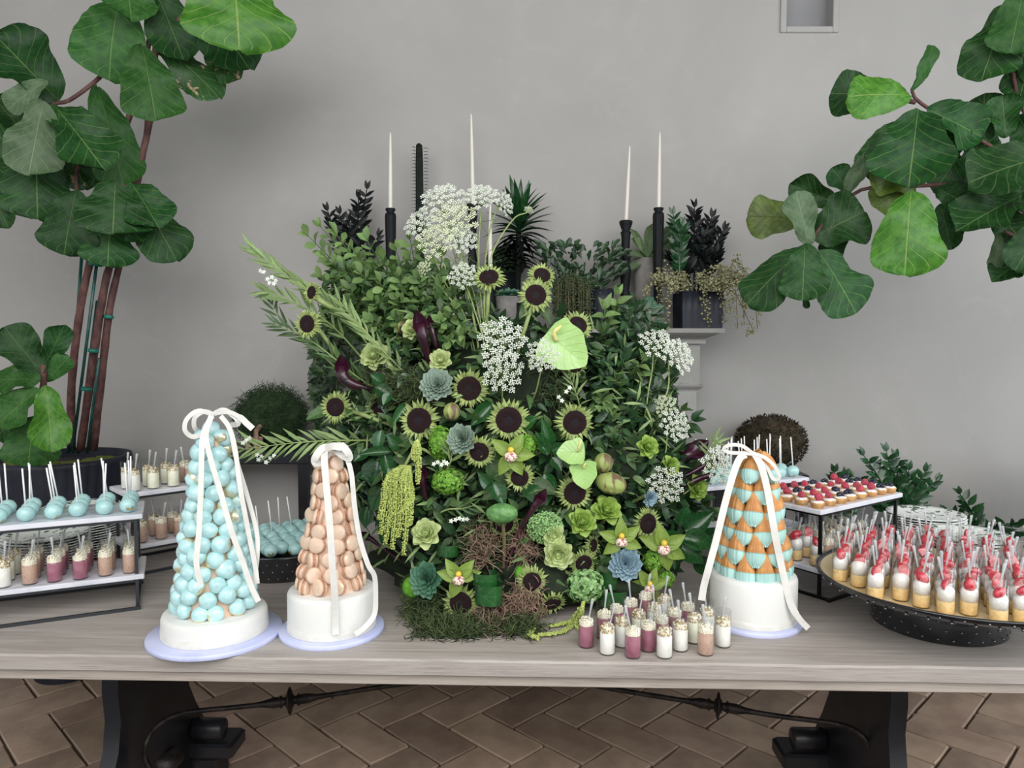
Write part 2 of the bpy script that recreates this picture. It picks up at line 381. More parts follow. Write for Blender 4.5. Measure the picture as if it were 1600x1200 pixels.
    def mesh(s, name, mats, smooth=True):
        me = bpy.data.meshes.new(name); me.from_pydata(s.v, [], s.f)
        if not isinstance(mats, (list, tuple)): mats = [mats]
        for q in mats: me.materials.append(q if not isinstance(q, str) else M[q])
        if len(mats) > 1: me.polygons.foreach_set('material_index', s.m)
        ul = me.uv_layers.new(name='UVMap'); li = [0]*len(me.loops); me.loops.foreach_get('vertex_index', li)
        fl = []
        for i in li: fl.extend(s.uv[i])
        ul.data.foreach_set('uv', fl)
        if smooth: me.polygons.foreach_set('use_smooth', [True]*len(me.polygons))
        me.update(); return me
    def build(s, name, mats, parent=None, T=None, smooth=True):
        return put(name, s.mesh(name, mats, smooth), parent, T)
def put(name, me, parent=None, T=None):
    o = bpy.data.objects.new(name, me); COL.objects.link(o)
    if parent: o.parent = parent
    if T is not None: o.matrix_local = T if parent else T; 
    return o
def thing(name, label, cat, loc=(0, 0, 0), rz=0, group=None, T=None):
    o = bpy.data.objects.new(name, None); COL.objects.link(o); o.empty_display_size = .02
    if T is not None: o.matrix_world = T
    else: o.location = loc; o.rotation_euler = (0, 0, rz)
    return tag(o, label, cat, group)
def tag(o, label, cat, group=None, kind=None):
    o['label'] = label; o['category'] = cat
    if group: o['group'] = group
    if kind: o['kind'] = kind
    return o
def stuff(o): o['kind'] = 'stuff'; return o
def struct(o): o['kind'] = 'structure'; return o
def flat_angle(o, deg=40):
    """sharp edges above an angle on a smooth mesh"""
    me = o.data
    try: me.set_sharp_from_angle(angle=math.radians(deg))
    except Exception: pass
    return o
def icosphere(sub):
    t = (1+5**.5)/2
    V = [Vector(p).normalized() for p in ((-1, t, 0), (1, t, 0), (-1, -t, 0), (1, -t, 0), (0, -1, t), (0, 1, t), (0, -1, -t), (0, 1, -t), (t, 0, -1), (t, 0, 1), (-t, 0, -1), (-t, 0, 1))]
    Fc = [(0, 11, 5), (0, 5, 1), (0, 1, 7), (0, 7, 10), (0, 10, 11), (1, 5, 9), (5, 11, 4), (11, 10, 2), (10, 7, 6), (7, 1, 8), (3, 9, 4), (3, 4, 2), (3, 2, 6), (3, 6, 8), (3, 8, 9), (4, 9, 5), (2, 4, 11), (6, 2, 10), (8, 6, 7), (9, 8, 1)]
    for _ in range(sub):
        cache = {}; nf = []
        def mid(a, b):
            k = (min(a, b), max(a, b))
            if k not in cache: V.append(((V[a]+V[b])/2).normalized()); cache[k] = len(V)-1
            return cache[k]
        for a, b, c in Fc:
            x, y, z = mid(a, b), mid(b, c), mid(c, a); nf += [(a, x, z), (b, y, x), (c, z, y), (x, y, z)]
        Fc = nf
    return V, Fc
ICO = [icosphere(i) for i in range(5)]
def frame(o, x, n):
    """matrix with X along x, Z near n"""
    x = Vector(x).normalized(); n = Vector(n); y = n.cross(x)
    if y.length < 1e-4: y = x.orthogonal()
    y.normalize(); z = x.cross(y)
    return Matrix(((x.x, y.x, z.x, o[0]), (x.y, y.y, z.y, o[1]), (x.z, y.z, z.z, o[2]), (0, 0, 0, 1)))
def zframe(o, z, s=1, spin=0):
    z = Vector(z).normalized(); x = Vector((0, 0, 1)).cross(z)
    if x.length < 1e-3: x = Vector((1, 0, 0))
    x.normalize(); y = z.cross(x)
    Mx = Matrix(((x.x, y.x, z.x, o[0]), (x.y, y.y, z.y, o[1]), (x.z, y.z, z.z, o[2]), (0, 0, 0, 1)))
    return Mx @ Matrix.Rotation(spin, 4, 'Z') @ Matrix.Scale(s, 4)
def interp(tab, u):
    for (a, x), (b, y) in zip(tab, tab[1:]):
        if u <= b: return x+(y-x)*(u-a)/(b-a)
    return tab[-1][1]
def curve(pts, n=6):
    """Catmull-Rom through points"""
    pts = [Vector(p) for p in pts]; q = [pts[0]*2-pts[1]]+pts+[pts[-1]*2-pts[-2]]; out = []
    for i in range(1, len(q)-2):
        for k in range(n):
            t = k/n; a, b, c, d = q[i-1:i+3]
            out.append(.5*((2*b)+(c-a)*t+(2*a-5*b+4*c-d)*t*t+(3*b-a-3*c+d)*t**3))
    return out+[pts[-1]]
W_OV = lambda u: math.sin(PI*min(1, u)**.75)**.9 if 0 < u < 1 else .02
W_OB = lambda u: (math.sin(PI*u**1.5)**.75 if 0 < u < 1 else .04)
W_LA = lambda u: math.sin(PI*u**.85)**1.1 if 0 < u < 1 else .02
W_ST = lambda u: (1-u**2.5)*(.55+.45*min(1, u*4))+.01
W_FIG = lambda u: interp([(0, .06), (.04, .28), (.14, .5), (.3, .62), (.45, .74), (.6, .93), (.72, 1), (.82, .95), (.9, .8), (.96, .55), (1, .12)], u)
W_HT = lambda u: interp([(0, .55), (.06, .8), (.2, 1), (.4, .95), (.6, .76), (.8, .45), (.93, .18), (1, .02)], u)
ORD = ['first', 'second', 'third', 'fourth', 'fifth', 'sixth', 'seventh', 'eighth', 'ninth', 'tenth', 'eleventh', 'twelfth', 'thirteenth', 'fourteenth', 'fifteenth', 'sixteenth', 'seventeenth', 'eighteenth', 'nineteenth', 'twentieth']
def u(a, b): return R.uniform(a, b)
CAMP = Vector((0, 0, CZ))
# ================================================================= THE SETTING
WY = 3.45
# plaster wall with the recessed niche near the top right
n0 = P(1228, 42, WY); n1 = P(1302, -40, WY)
nx0, nx1, nz0, nz1 = n0.x, n1.x, n0.z, n1.z+.05
mb = MB(); X0, X1, Z0, Z1 = -6, 6, 0, 3.9
xs = [X0, nx0, nx1, X1]; zs = [Z0, nz0, nz1, Z1]
vs = [(x, WY, z) for z in zs for x in xs]; fs = []
for j in range(3):
    for i in range(3):
        if (i, j) != (1, 1): fs.append((j*4+i, j*4+i+1, j*4+i+5, j*4+i+4))
mb.add(vs, fs)
d = .07
mb.add([(nx0, WY, nz0), (nx1, WY, nz0), (nx1, WY, nz1), (nx0, WY, nz1), (nx0, WY+d, nz0), (nx1, WY+d, nz0), (nx1, WY+d, nz1), (nx0, WY+d, nz1)], [(0, 1, 5, 4), (1, 2, 6, 5), (2, 3, 7, 6), (3, 0, 4, 7)])
mb.box((0, WY+.16, 1.95), (12, .1, 3.9))
wall = struct(mb.build('wall_back', 'wall', smooth=False))
mb = MB(); mb.box(((nx0+nx1)/2, WY+d+.01, (nz0+nz1)/2), (nx1-nx0+.01, .02, nz1-nz0+.01)); mb.build('niche_panel', 'niche', wall, smooth=False)
mb = MB(); t = .028
for a, b, c, e in ((nx0-t, nx0, nz0-t, nz1+t), (nx1, nx1+t, nz0-t, nz1+t)): mb.bbox(((a+b)/2, WY-.004, (c+e)/2), (b-a, .012, e-c), .003)
for c, e in ((nz0-t, nz0), (nz1, nz1+t)): mb.bbox(((nx0+nx1)/2, WY-.004, (c+e)/2), (nx1-nx0+.001, .012, e-c), .003)
mb.build('niche_frame', 'wall', wall, smooth=False)
# floor: mortar bed with herringbone terracotta tiles, each its own piece
mb = MB(); mb.box((0, 1.2, -.02), (12, 4.6, .03)); floor = struct(mb.build('floor', 'grout', smooth=False))
TW, TL = .172, .344
tms = []
for k in range(8):
    mb = MB(); g = .009; r = random.Random(k)
    a, b = TL/2-g/2, TW/2-g/2
    ring = [(-a, -b), (a, -b), (a, b), (-a, b)]
    pts = []
    for i in range(4):
        p, q = ring[i], ring[(i+1) % 4]
        for s_ in (.02, .3, .65, .98):
            pts.append((p[0]+(q[0]-p[0])*s_+r.uniform(-.002, .002), p[1]+(q[1]-p[1])*s_+r.uniform(-.002, .002)))
    n = len(pts)
    vs = [(x, y, -.01) for x, y in pts]+[(x, y, .003) for x, y in pts]+[(x*.975, y*.955, .007+r.uniform(-.0008, .0008)) for x, y in pts]
    fs = [(i, (i+1) % n, n+(i+1) % n, n+i) for i in range(n)]+[(n+i, n+(i+1) % n, 2*n+(i+1) % n, 2*n+i) for i in range(n)]+[tuple(range(2*n, 3*n))]
    mb.add(vs, fs); me = mb.mesh('tile', 'tile', False); tms.append(me)
ca, sa = math.cos(PI/4), math.sin(PI/4); cnt = 0
for i in range(-22, 23):
    for j in range(-22, 23):
        # herringbone cell lattice: step (TW,TW) along the zigzag, (2TW,-2TW) across it
        bx = i*TW + j*2*TW; by = i*TW - j*2*TW
        for q in (0, 1):
            if q == 0: cx, cy, rot = bx+TL/2, by+TW/2, 0
            else: cx, cy, rot = bx+TL+TW/2-TW*1, by+TW+TL/2, PI/2
            if q == 1: cx = bx+TW*.5; cy = by+TW+TL/2-0
            x = cx*ca+cy*sa; y = -cx*sa+cy*ca+2.7
            if abs(x) < 2.95 and 1.75 < y < 3.38:
                o = put('tile', tms[(i*5+j*3+q) % 8], floor, Matrix.Translation((x, y, u(-.0012, .0012))) @ Matrix.Rotation(rot-PI/4, 4, 'Z') @ Matrix.Rotation(u(-.004, .004), 4, 'X')); cnt += 1
mb = MB(); mb.box((0, .9, 3.94), (12, 5.3, .08)); struct(mb.build('unseen_ceiling', 'unseen_ceiling', smooth=False))  # added out of view to block light from above, leaving it frontal

# ================================================================= FIREPLACE MANTEL
MY = 3.2
def mxz(px, py, D=MY): p = P(px, py, D); return p.x, p.z
mr = mxz(1133, 513)[0]; ml = -.86; mc = (ml+mr)/2; hw = (mr-ml)/2
MZ = mxz(900, 513)[1]
fp = thing('fireplace_mantel', 'grey carved stone fireplace mantel behind the big flower arrangement', 'mantel', (mc, WY, 0))
def step(z0, z1, w0, w1, d0, d1, name):
    mb = MB(); n = 6; vs = []; fs = []
    for i in range(n+1):
        t = i/n; e = .5-.5*math.cos(PI*t) if w0 != w1 else t
        ww = w0+(w1-w0)*e; dd = d0+(d1-d0)*e; z = z0+(z1-z0)*t
        vs += [(-ww, -dd, z), (ww, -dd, z), (ww, -.002, z), (-ww, -.002, z)]
    for i in range(n):
        for k in range(4): fs.append((i*4+k, i*4+(k+1) % 4, i*4+4+(k+1) % 4, i*4+4+k))
    fs += [(3, 2, 1, 0), (n*4, n*4+1, n*4+2, n*4+3)]
    mb.add(vs, fs); return mb.build(name, 'stone', fp, smooth=False)
k = MY/F
def zz(py): return mxz(900, py)[1]
step(zz(520), MZ, hw, hw, .25, .25, 'shelf')
step(zz(531), zz(520)-.0, hw-.075*1.0, hw-.02, .18, .24, 'moulding')
step(zz(537), zz(531), hw-.066, hw-.066, .185, .185, 'moulding')
step(zz(603), zz(537), hw-.086, hw-.086, .165, .165, 'frieze')
step(zz(614), zz(603), hw-.092, hw-.070, .16, .185, 'moulding')
# hooded end blocks (corbels) and legs
for sx in (-1, 1):
    mb = MB(); secs = [(614, .098, .160), (647.5, .098, .160), (649, .101, .157), (650.5, .098, .160), (672, .100, .158), (688, .110, .146), (700, .125, .125), (712, .14, .105), (722, .15, .09)]
    vs = []; fs = []
    for (py, inset, dep) in secs:
        o_, i_ = hw-inset, hw-.30
        a, b = sx*o_, sx*i_
        vs += [(a, -dep, zz(py)), (b, -dep, zz(py)), (b, -.002, zz(py)), (a, -.002, zz(py))]
    n = len(secs)
    for i in range(n-1):
        for q in range(4):
            f = (i*4+q, i*4+(q+1) % 4, i*4+4+(q+1) % 4, i*4+4+q); fs.append(f if sx > 0 else f[::-1])
    fs += [(0, 1, 2, 3), ((n-1)*4+3, (n-1)*4+2, (n-1)*4+1, (n-1)*4)]
    mb.add(vs, fs); mb.build('corbel', 'stone', fp, smooth=False)
    mb = MB(); zt = zz(722); mb.bbox((sx*(hw-.225), -.045, zt/2), (.15, .085, zt), .006); mb.bbox((sx*(hw-.225), -.055, .06), (.18, .108, .12), .006); mb.build('leg', 'stone', fp, smooth=False)
mb = MB(); mb.box((0, -.05, zz(632)), ((hw-.3)*2+.004, .09, zz(614)-zz(650))); mb.build('lintel', 'stone', fp, smooth=False)
mb = MB(); mb.box((0, -.01, zz(650)/2), ((hw-.3)*2, .015, zz(650))); mb.build('firebox_back', 'charcoal', fp, smooth=False)

# ================================================================= TABLE
TA = math.radians(-1.6)
def edgeD(px): return None
pL = PZ(0, 1021, TZ); pR = PZ(1600, 1043, TZ)
TA = math.atan2(pR.y-pL.y, pR.x-pL.x)
fm = (pL+pR)/2
TDEP = 1.04; TLEN = 3.7
tx = Vector((math.cos(TA), math.sin(TA), 0)); ty = Vector((-math.sin(TA), math.cos(TA), 0))
tc = fm+ty*TDEP/2
table = thing('trestle_table', 'long greyed-wood table with black trestle legs carrying all the desserts', 'table', (tc.x, tc.y, 0), TA)
mb = MB(); r = random.Random(3)
n = 90; vs = []; fs = []; prof = [(0, -.036), (.0, -.006), (.0035, -.0015), (.010, 0)]
for i in range(n+1):
    x = -TLEN/2+TLEN*i/n
    wob = .0022*noise.noise(Vector((x*5, 1, 2)))+.0012*noise.noise(Vector((x*17, 5, 2)))
    row = [(x, -TDEP/2+a+wob*(1 if a < .008 else .3), TZ+b) for a, b in prof]+[(x, TDEP/2, TZ), (x, TDEP/2, TZ-.036)]
    vs += row
c = len(prof)+2
for i in range(n):
    for q in range(c): fs.append((i*c+q, (i+1)*c+q, (i+1)*c+(q+1) % c, i*c+(q+1) % c))
fs += [tuple(range(c)), tuple(n*c+q for q in range(c-1, -1, -1))]
mb.add(vs, fs); flat_angle(mb.build('tabletop', 'wood', table), 30)
mb = MB(); mb.bbox((0, 0, TZ-.036-.014), (TLEN-.02, TDEP-.022, .027), .002); mb.build('apron', 'apron', table, smooth=False)
lyre = [(.71, .175), (.66, .178), (.6, .19), (.52, .195), (.44, .185), (.36, .20), (.28, .245), (.2, .30), (.12, .36), (.06, .39), (0, .40)]
for sx, X in ((-1, -1.065), (1, 1.005)):
    lx = X-tc.x
    mb = MB(); h = .022; pts = [(-w_, z) for z, w_ in lyre]+[(w_, z) for z, w_ in reversed(lyre)]
    # arch cut-out at the foot
    foot = [(w_, z) for w_, z in ((.30, 0), (.24, .05), (.12, .09), (0, .10), (-.12, .09), (-.24, .05), (-.30, 0))]
    L_ = lyre; vs = []; fs = []
    inner = lambda z: .0 if z > .10 else .30*math.sqrt(max(0, 1-(z/.10)**2))
    for z, w_ in L_:
        for s2 in (-1, 1):
            for xx in (-h, h): vs.append((lx+xx, s2*w_-.02, z)); vs.append((lx+xx, s2*inner(z)*.98-.02, z))
    for i in range(len(L_)-1):
        for s2 in (0, 1):
            a = i*8+s2*4; b = a+8
            fs += [(a, a+1, b+1, b), (a+2, b+2, b+3, a+3), (a, b, b+2, a+2), (a+1, a+3, b+3, b+1)]
    fs += [(0, 2, 3, 1), (4, 5, 7, 6)]
    mb.add(vs, fs); leg = flat_angle(mb.build('trestle_leg', 'blackwood', table), 35)
    # scrolled feet blocks seen beside the trestle
    fy = .20
    mb = MB(); mb.lathe([(.0, -.05), (.03, -.05), (.034, -.045), (.034, .045), (.03, .05), (0, .05)], 20, T=Matrix.Translation((lx-sx*.075, fy, .205)) @ Matrix.Rotation(PI/2, 4, 'Y')); mb.build('foot_roller', 'blackwood', table)
    mb = MB(); mb.bbox((lx-sx*.085, fy+.03, .14), (.15, .12, .05), .008); mb.bbox((lx-sx*.06, fy+.03, .058), (.09, .10, .116), .008); stuff(mb.build('foot_block', 'blackwood', table, smooth=False))
    # wrought iron stretcher
    y0 = -.02
    if sx < 0: path = [(262, 1203), (240, 1205), (227, 1185), (229, 1160), (243, 1137), (268, 1120), (300, 1112), (380, 1104), (453, 1095), (540, 1082), (620, 1070), (760, 1055)]; kn = 8
    else: path = [(1335, 1205), (1357, 1203), (1362, 1180), (1352, 1155), (1330, 1138), (1295, 1129), (1210, 1118), (1122, 1103), (1040, 1090), (960, 1077), (870, 1060), (800, 1052)]; kn = 7
    inv = table.matrix_basis.inverted() if False else (Matrix.Translation((tc.x, tc.y, 0)) @ Matrix.Rotation(TA, 4, 'Z')).inverted()
    nP = len(path); pp = [inv @ P(a, b, (1.985 if sx < 0 else 1.97)+.16*min(1, max(0, (i_-3)/5))) for i_, (a, b) in enumerate(path)]
    mb = MB(); cv = curve(pp, 6); kni = kn*6 if False else min(range(len(cv)), key=lambda i_: (cv[i_]-pp[path.index((453, 1095)) if sx < 0 else path.index((1122, 1103))]).length)
    kp = cv[kni]; rad = []
    for p_ in cv:
        dd = (p_-kp).length; rad.append(.0075+.009*math.exp(-((dd-.04)/.03)**2))
    mb.tube(cv, rad, 8)
    t_ = (cv[kni+1]-cv[kni-1]).normalized()
    mb.lathe([(.006, -.012), (.018, -.010), (.02, -.006), (.034, -.003), (.04, 0), (.034, .003), (.02, .006), (.018, .010), (.006, .012)], 20, T=zframe(kp, t_))
    for dd in (-.026, .026): mb.lathe([(.01, -.004), (.018, -.002), (.018, .002), (.01, .004)], 14, T=zframe(kp+t_*dd, t_))
    if sx < 0: mb.lathe([(.0, -.04), (.028, -.04), (.028, .04), (0, .04)], 16, T=zframe(pp[0]+Vector((0, 0, .02)), (0, 1, 0)))
    mb.build('iron_stretcher', 'iron', table)
# ================================================================= DESSERT CUPS AND SPOONS
CR, CH = .0182, .084
def cup_meshes():
    mb = MB(); mb.lathe([(.0, .0015), (.006, 0), (CR-.002, 0), (CR, .003), (CR+.0004, CH), (CR-.0010, CH)], 22, cap=False); g = mb.mesh('cup', 'glass')
    mb = MB(); mb.lathe([(.0, .003), (CR-.0026, .003), (CR-.0014, .005), (CR-.0013, .0495), (.0, .0505)], 20, cap=False); return g, mb
g_cup, _mb = cup_meshes()
FILL = {}
for kk, mm in (('P', 'm_pink'), ('W', 'm_white'), ('T', 'm_tan'), ('Y', 'm_cream')): FILL[kk] = _mb.mesh('mousse', mm)
def pearls(gold, seed):
    r = random.Random(seed); mb = MB()
    mb.lathe([(CR-.0030, .0503), (CR-.0036, .058), (CR*.5, .0625), (0, .0635)], 16, cap=False)
    for i in range(82):
        lay = i/82; rr = math.sqrt(r.random())*(CR-.0032); a = r.uniform(0, 2*PI)
        if i < 51: rr = CR-.0036; a = (i+.5*((i//17) % 2))*2*PI/17; z = .0515+(i//17)*.0037+r.uniform(-.001, .001)
        else: z = .0585+.0060*(1-(rr/CR)**2)+r.uniform(0, .004)
        mb.ico((rr*math.cos(a), rr*math.sin(a), z), .0024, 0, m=1 if r.random() < gold else 0)
    return mb.mesh('pearl_topping', ['pearl', 'goldpearl'])
PRL = {0: [pearls(.0, s_) for s_ in range(3)], 1: [pearls(.55, s_+5) for s_ in range(3)]}
def spoon_mesh():
    mb = MB(); mb.strip([(0, 0, 0), (0, 0, .02), (0, 0, .05), (0, 0, .066), (0, 0, .074), (0, 0, .077)], [.0035, .0042, .0036, .0060, .0072, .005], th=.0009)
    mb.strip([(0, 0, .0), (0, 0, .02), (0, 0, .06), (0, 0, .072)], [.0012]*4, th=.0014); return mb.mesh('spoon', 'spoon')
SPN = spoon_mesh()
def spoon(x, y, z, label, group, r):
    a = r.uniform(0, 2*PI) if r.random() < .4 else r.uniform(-.9, 1.4); tl = r.uniform(.08, .24)
    o = put('plastic_spoon', SPN, None, Matrix.Translation((x-math.sin(a)*.003, y+.006*math.cos(a), z+.038)) @ Matrix.Rotation(tl, 4, (math.sin(a)*.2, math.sin(a), 0)) @ Matrix.Rotation(r.uniform(-.6, .6), 4, 'Z'))
    tag(o, label, 'spoon', group)
COLN = {'P': 'pink berry', 'W': 'white vanilla', 'T': 'tan caramel', 'Y': 'pale cream'}
def mousse_cup(x, y, z, kind, where, group, r, gold=None):
    t = thing('dessert_cup', f'{COLN[kind]} mousse cup, {where}', 'dessert cup', (x, y, z), r.uniform(0, 6), group)
    put('cup', g_cup, t); put('mousse', FILL[kind], t)
    if gold is None: gold = 1 if kind in 'WY' else 0
    stuff(put('pearl_topping', r.choice(PRL[gold]), t))
    spoon(x, y, z, f'clear spoon in mousse cup {where}', 'spoons '+group, r)
# layered strawberry cups
mb = MB(); mb.lathe([(0, .003), (CR-.0026, .003), (CR-.0014, .005), (CR-.0013, .030), (0, .0305)], 20, cap=False); CKE = mb.mesh('custard_layer', 'm_cake')
WHP = []
for s_ in range(3):
    mb = MB(); mb.lathe([(0, .0308), (CR-.0016, .0305), (CR-.0014, .050), (CR-.003, .056), (CR*.6, .060), (CR*.25, .062), (0, .0615)], 20, cap=False, rf=lambda a, i, s_=s_: 1+(.05*math.sin(3*a+s_*2+i) if i > 3 else .012*math.sin(5*a+s_))); WHP.append(mb.mesh('cream_layer', 'whip'))
STR = []
for s_ in range(4):
    mb = MB(); V, Fc = ICO[2]; vs = []
    for p in V:
        z = p[2]; rr = 1-.38*max(0, z)**1.4
        y = max(p[1]*rr, -.12 - .04*math.sin(3*z+s_)) if s_ != 1 else p[1]*rr
        vs.append((p[0]*rr*.0115, y*.0105, z*.0165))
    mb.add(vs, Fc); mb.m = [1 if all(vs[i][1] < -.0009 for i in f) and s_ != 1 else 0 for f in Fc]
    STR.append(mb.mesh('strawberry', ['straw', 'strawin']))
def straw_cup(x, y, z, where, group, r):
    t = thing('dessert_cup', f'strawberry cream cup, {where}', 'dessert cup', (x, y, z), 0, group)
    put('cup', g_cup, t); put('custard_layer', CKE, t, Matrix.Rotation(r.uniform(0, 6), 4, 'Z')); put('cream_layer', r.choice(WHP), t, Matrix.Rotation(r.uniform(0, 6), 4, 'Z'))
    put('strawberry', r.choice(STR), t, Matrix.Translation((r.uniform(-.005, .005), -.006+r.uniform(-.002, .003), .069+r.uniform(-.003, .004))) @ Matrix.Rotation(r.uniform(-1.3, 1.3), 4, 'Y') @ Matrix.Rotation(r.uniform(-.6, .4), 4, 'X') @ Matrix.Rotation(r.choice([0, .5, -.6, 2.6, 3.4]), 4, 'Z') @ Matrix.Scale(r.uniform(.92, 1.12), 4))
    spoon(x+.002, y+.004, z+.008, f'clear spoon in strawberry cup {where}', 'spoons '+group, r)

# ================================================================= CAKE POPS
CP = []
for s_ in range(3):
    mb = MB(); V, Fc = ICO[3]; vs = []
    for p in V:
        a = math.atan2(p[1], p[0]); k = 1+.02*math.sin(p[2]*22+3*math.sin(a+s_))*(1-p[2]**2)+.02*noise.noise(Vector(p)*2+Vector((s_, 0, 0)))
        vs.append((p[0]*.0205*k, p[1]*.0205*k, .0195+p[2]*.0195*k))
    mb.add(vs, Fc); CP.append(mb.mesh('cake_ball', 'mintplain'))
mb = MB(); mb.tube([(0, 0, .034), (0, 0, .09), (0, 0, .134)], .0021, 8); STK = mb.mesh('stick', 'stick')
def cake_pop(x, y, z, where, group, r, stick=True, adj='mint cake pop'):
    t = thing('cake_pop' if stick else 'cake_ball', f'{adj}, {where}', 'cake pop' if stick else 'cake ball', (x, y, z), 0, group)
    put('ball' if stick else 'coating', r.choice(CP), t, Matrix.Rotation(r.uniform(0, 6), 4, 'Z'))
    if stick: put('stick', STK, t, Matrix.Translation((0, 0, .034)) @ Matrix.Rotation(r.uniform(-.07, .14)*1.0, 4, 'X') @ Matrix.Rotation(r.uniform(-.13, .07), 4, 'Y') @ Matrix.Translation((0, 0, -.034)))

# ================================================================= TWO-TIER MARBLE STANDS
UT, LT = 1.006, .846
def stand(ox, oy, ang, L, D_, label, metal='blackmetal', name='two_tier_stand'):
    t = thing(name, label, 'stand', (ox, oy, TZ), ang, 'two-tier marble dessert stands')
    for z in (UT-TZ, LT-TZ):
        mb = MB(); mb.bbox((L/2, D_/2, z-.0065), (L, D_, .013), .0018); mb.build('marble_shelf', 'marble', t, smooth=False)
        mb = MB()
        for v in (.012, D_-.012): mb.box((L/2, v, z-.017), (L-.03, .007, .0075))
        for q in (.018, L-.018): mb.box((q, D_/2, z-.017), (.007, D_-.03, .0074))
        mb.build('shelf_rail', metal, t, smooth=False)
    for q in (.018, L-.018):
        for v in (.012, D_-.012):
            mb = MB(); mb.box((q, v, (UT-TZ-.014)/2+.001), (.0078, .0078, UT-TZ-.014)); mb.build('leg', metal, t, smooth=False)
    mb = MB()
    for v in (-.02, D_+.02): mb.box((L/2, v, .004), (L-.02, .0078, .0078))
    for q in (.018, L-.018): mb.box((q, D_/2, .004), (.0077, D_+.04, .0077))
    mb.build('base_rail', metal, t, smooth=False)
    def loc(uu, vv): return ox+uu*math.cos(ang)-vv*math.sin(ang), oy+uu*math.sin(ang)+vv*math.cos(ang)
    return loc
def side(i, n, left='left', right='right'):
    """ordinal counted from the nearer end"""
    if i < (n+1)//2: return ('leftmost' if i == 0 else ORD[i]+' from left')
    return 'rightmost' if i == n-1 else ORD[n-1-i]+' from right'
ROW = ['front row', 'middle row', 'back row']
rr_ = random.Random(21)
# left front stand
a = math.radians(25); L = .50
fr = PZ(223, 803, UT); ox, oy = fr.x-L*math.cos(a), fr.y-L*math.sin(a)
loc = stand(ox, oy, a, L, .19, 'two-tier white marble stand with dark metal legs at the left front', 'greymetal')
cols = 8
for j in range(3):
    for i in range(cols):
        uu = L-.034-(cols-1-i)*.0575; x, y = loc(uu+rr_.uniform(-.003, .003), .034+j*.056+rr_.uniform(-.004, .004))
        cake_pop(x, y, UT, f'{side(i, cols)} in the {ROW[j]}, left front stand upper shelf', 'mint cake pops on the left front stand', rr_)
kinds = 'WYWTPPTT'; kinds2 = 'WWYTPPTT'
for j in range(3):
    for i in range(cols):
        kd = (kinds if j == 0 else kinds2)[i]
        uu = L-.036-(cols-1-i)*.0555; x, y = loc(uu+rr_.uniform(-.003, .003), .032+j*.056+rr_.uniform(-.005, .005))
        mousse_cup(x, y, LT, kd, f'{side(i, cols)}, {ROW[j]}, left front stand', 'on the left front stand lower shelf', rr_)
# left back stand
pl_ = PZ(197, 772, UT); pr_ = PZ(390, 747, UT); a = math.atan2(pr_.y-pl_.y, pr_.x-pl_.x); L = .36
loc = stand(pl_.x, pl_.y, a, L, .17, 'two-tier white marble stand at the left back, half behind the mint puff tower', 'greymetal')
for j in range(2):
    for i in range(6):
        x, y = loc(.03+i*.058+rr_.uniform(-.003, .003), .034+j*.055+rr_.uniform(-.004, .004))
        mousse_cup(x, y, UT, 'WYYTTT'[i] if j == 0 else 'WYYTTT'[i], f'{side(i, 6)}, {"front" if j == 0 else "back"} row, left back stand top', 'on the left back stand upper shelf', rr_, gold=1 if i < 3 else 0)
        x, y = loc(.05+i*.055+rr_.uniform(-.003, .003), .034+j*.055+rr_.uniform(-.004, .004))
        mousse_cup(x, y, LT, 'T', f'{side(i, 6)}, {"front" if j == 0 else "back"} row, left back stand bottom', 'on the left back stand lower shelf', rr_, gold=rr_.choice([0, 1]))
# right stand
p0 = PZ(1283, 798, UT); p1 = PZ(1411, 770, UT); p2 = PZ(1213, 775, UT)
a = math.atan2(p1.y-p0.y, p1.x-p0.x); L = (p1-p0).length; Dp = .205
loc = stand(p0.x, p0.y, a, L, Dp, 'two-tier white marble stand with black metal frame carrying berry tartlets')
RS = (p0, p1, a, L)
# berry tartlets
mb = MB(); fl = lambda a_, i: 1+(.03*math.cos(18*a_) if i in (1, 2) else 0)
mb.lathe([(0, 0), (.0150, 0), (.0185, .0135), (.0190, .0155), (.0172, .0155), (.0165, .0130), (0, .0128)], 54, rf=fl, cap=False); CRU = mb.mesh('crust', 'crust')
mb = MB(); mb.lathe([(.0165, .0130), (.0150, .0175), (.009, .020), (0, .0205)], 20, rf=lambda a_, i: 1+.04*math.sin(6*a_+i), cap=False)
r = random.Random(4)
for i in range(22): q = r.uniform(0, 2*PI); mb.ico((.0148*math.cos(q), .0148*math.sin(q), .0168), .0023, 0)
CRE = mb.mesh('cream', 'whip')
mb = MB(); r = random.Random(5)
for lv in range(6):
    th = .2+lv*.26; nn = max(1, int(2*PI*math.sin(th)*.0085/.0040))
    for i in range(nn):
        q = 2*PI*(i+.5*(lv % 2))/nn; mb.ico((.0082*math.sin(th)*math.cos(q), .0082*math.sin(th)*math.sin(q), .0245+.0115*math.cos(th)), .0026, 1)
mb.ico((0, 0, .0245), .008, 1); RSP = mb.mesh('raspberry', 'rasp')
mb = MB()
for q in (0, 2.1, 4.2): mb.ico((.0065*math.cos(q), .0065*math.sin(q), .0245), .0062, 2)
mb.ico((0, 0, .0275), .0058, 2)
BLB = mb.mesh('blueberries', 'blue')
pat = ['RRBBRRBB', 'RRRBRRRB', 'RBBRRRBB', 'RRRRBBRB']
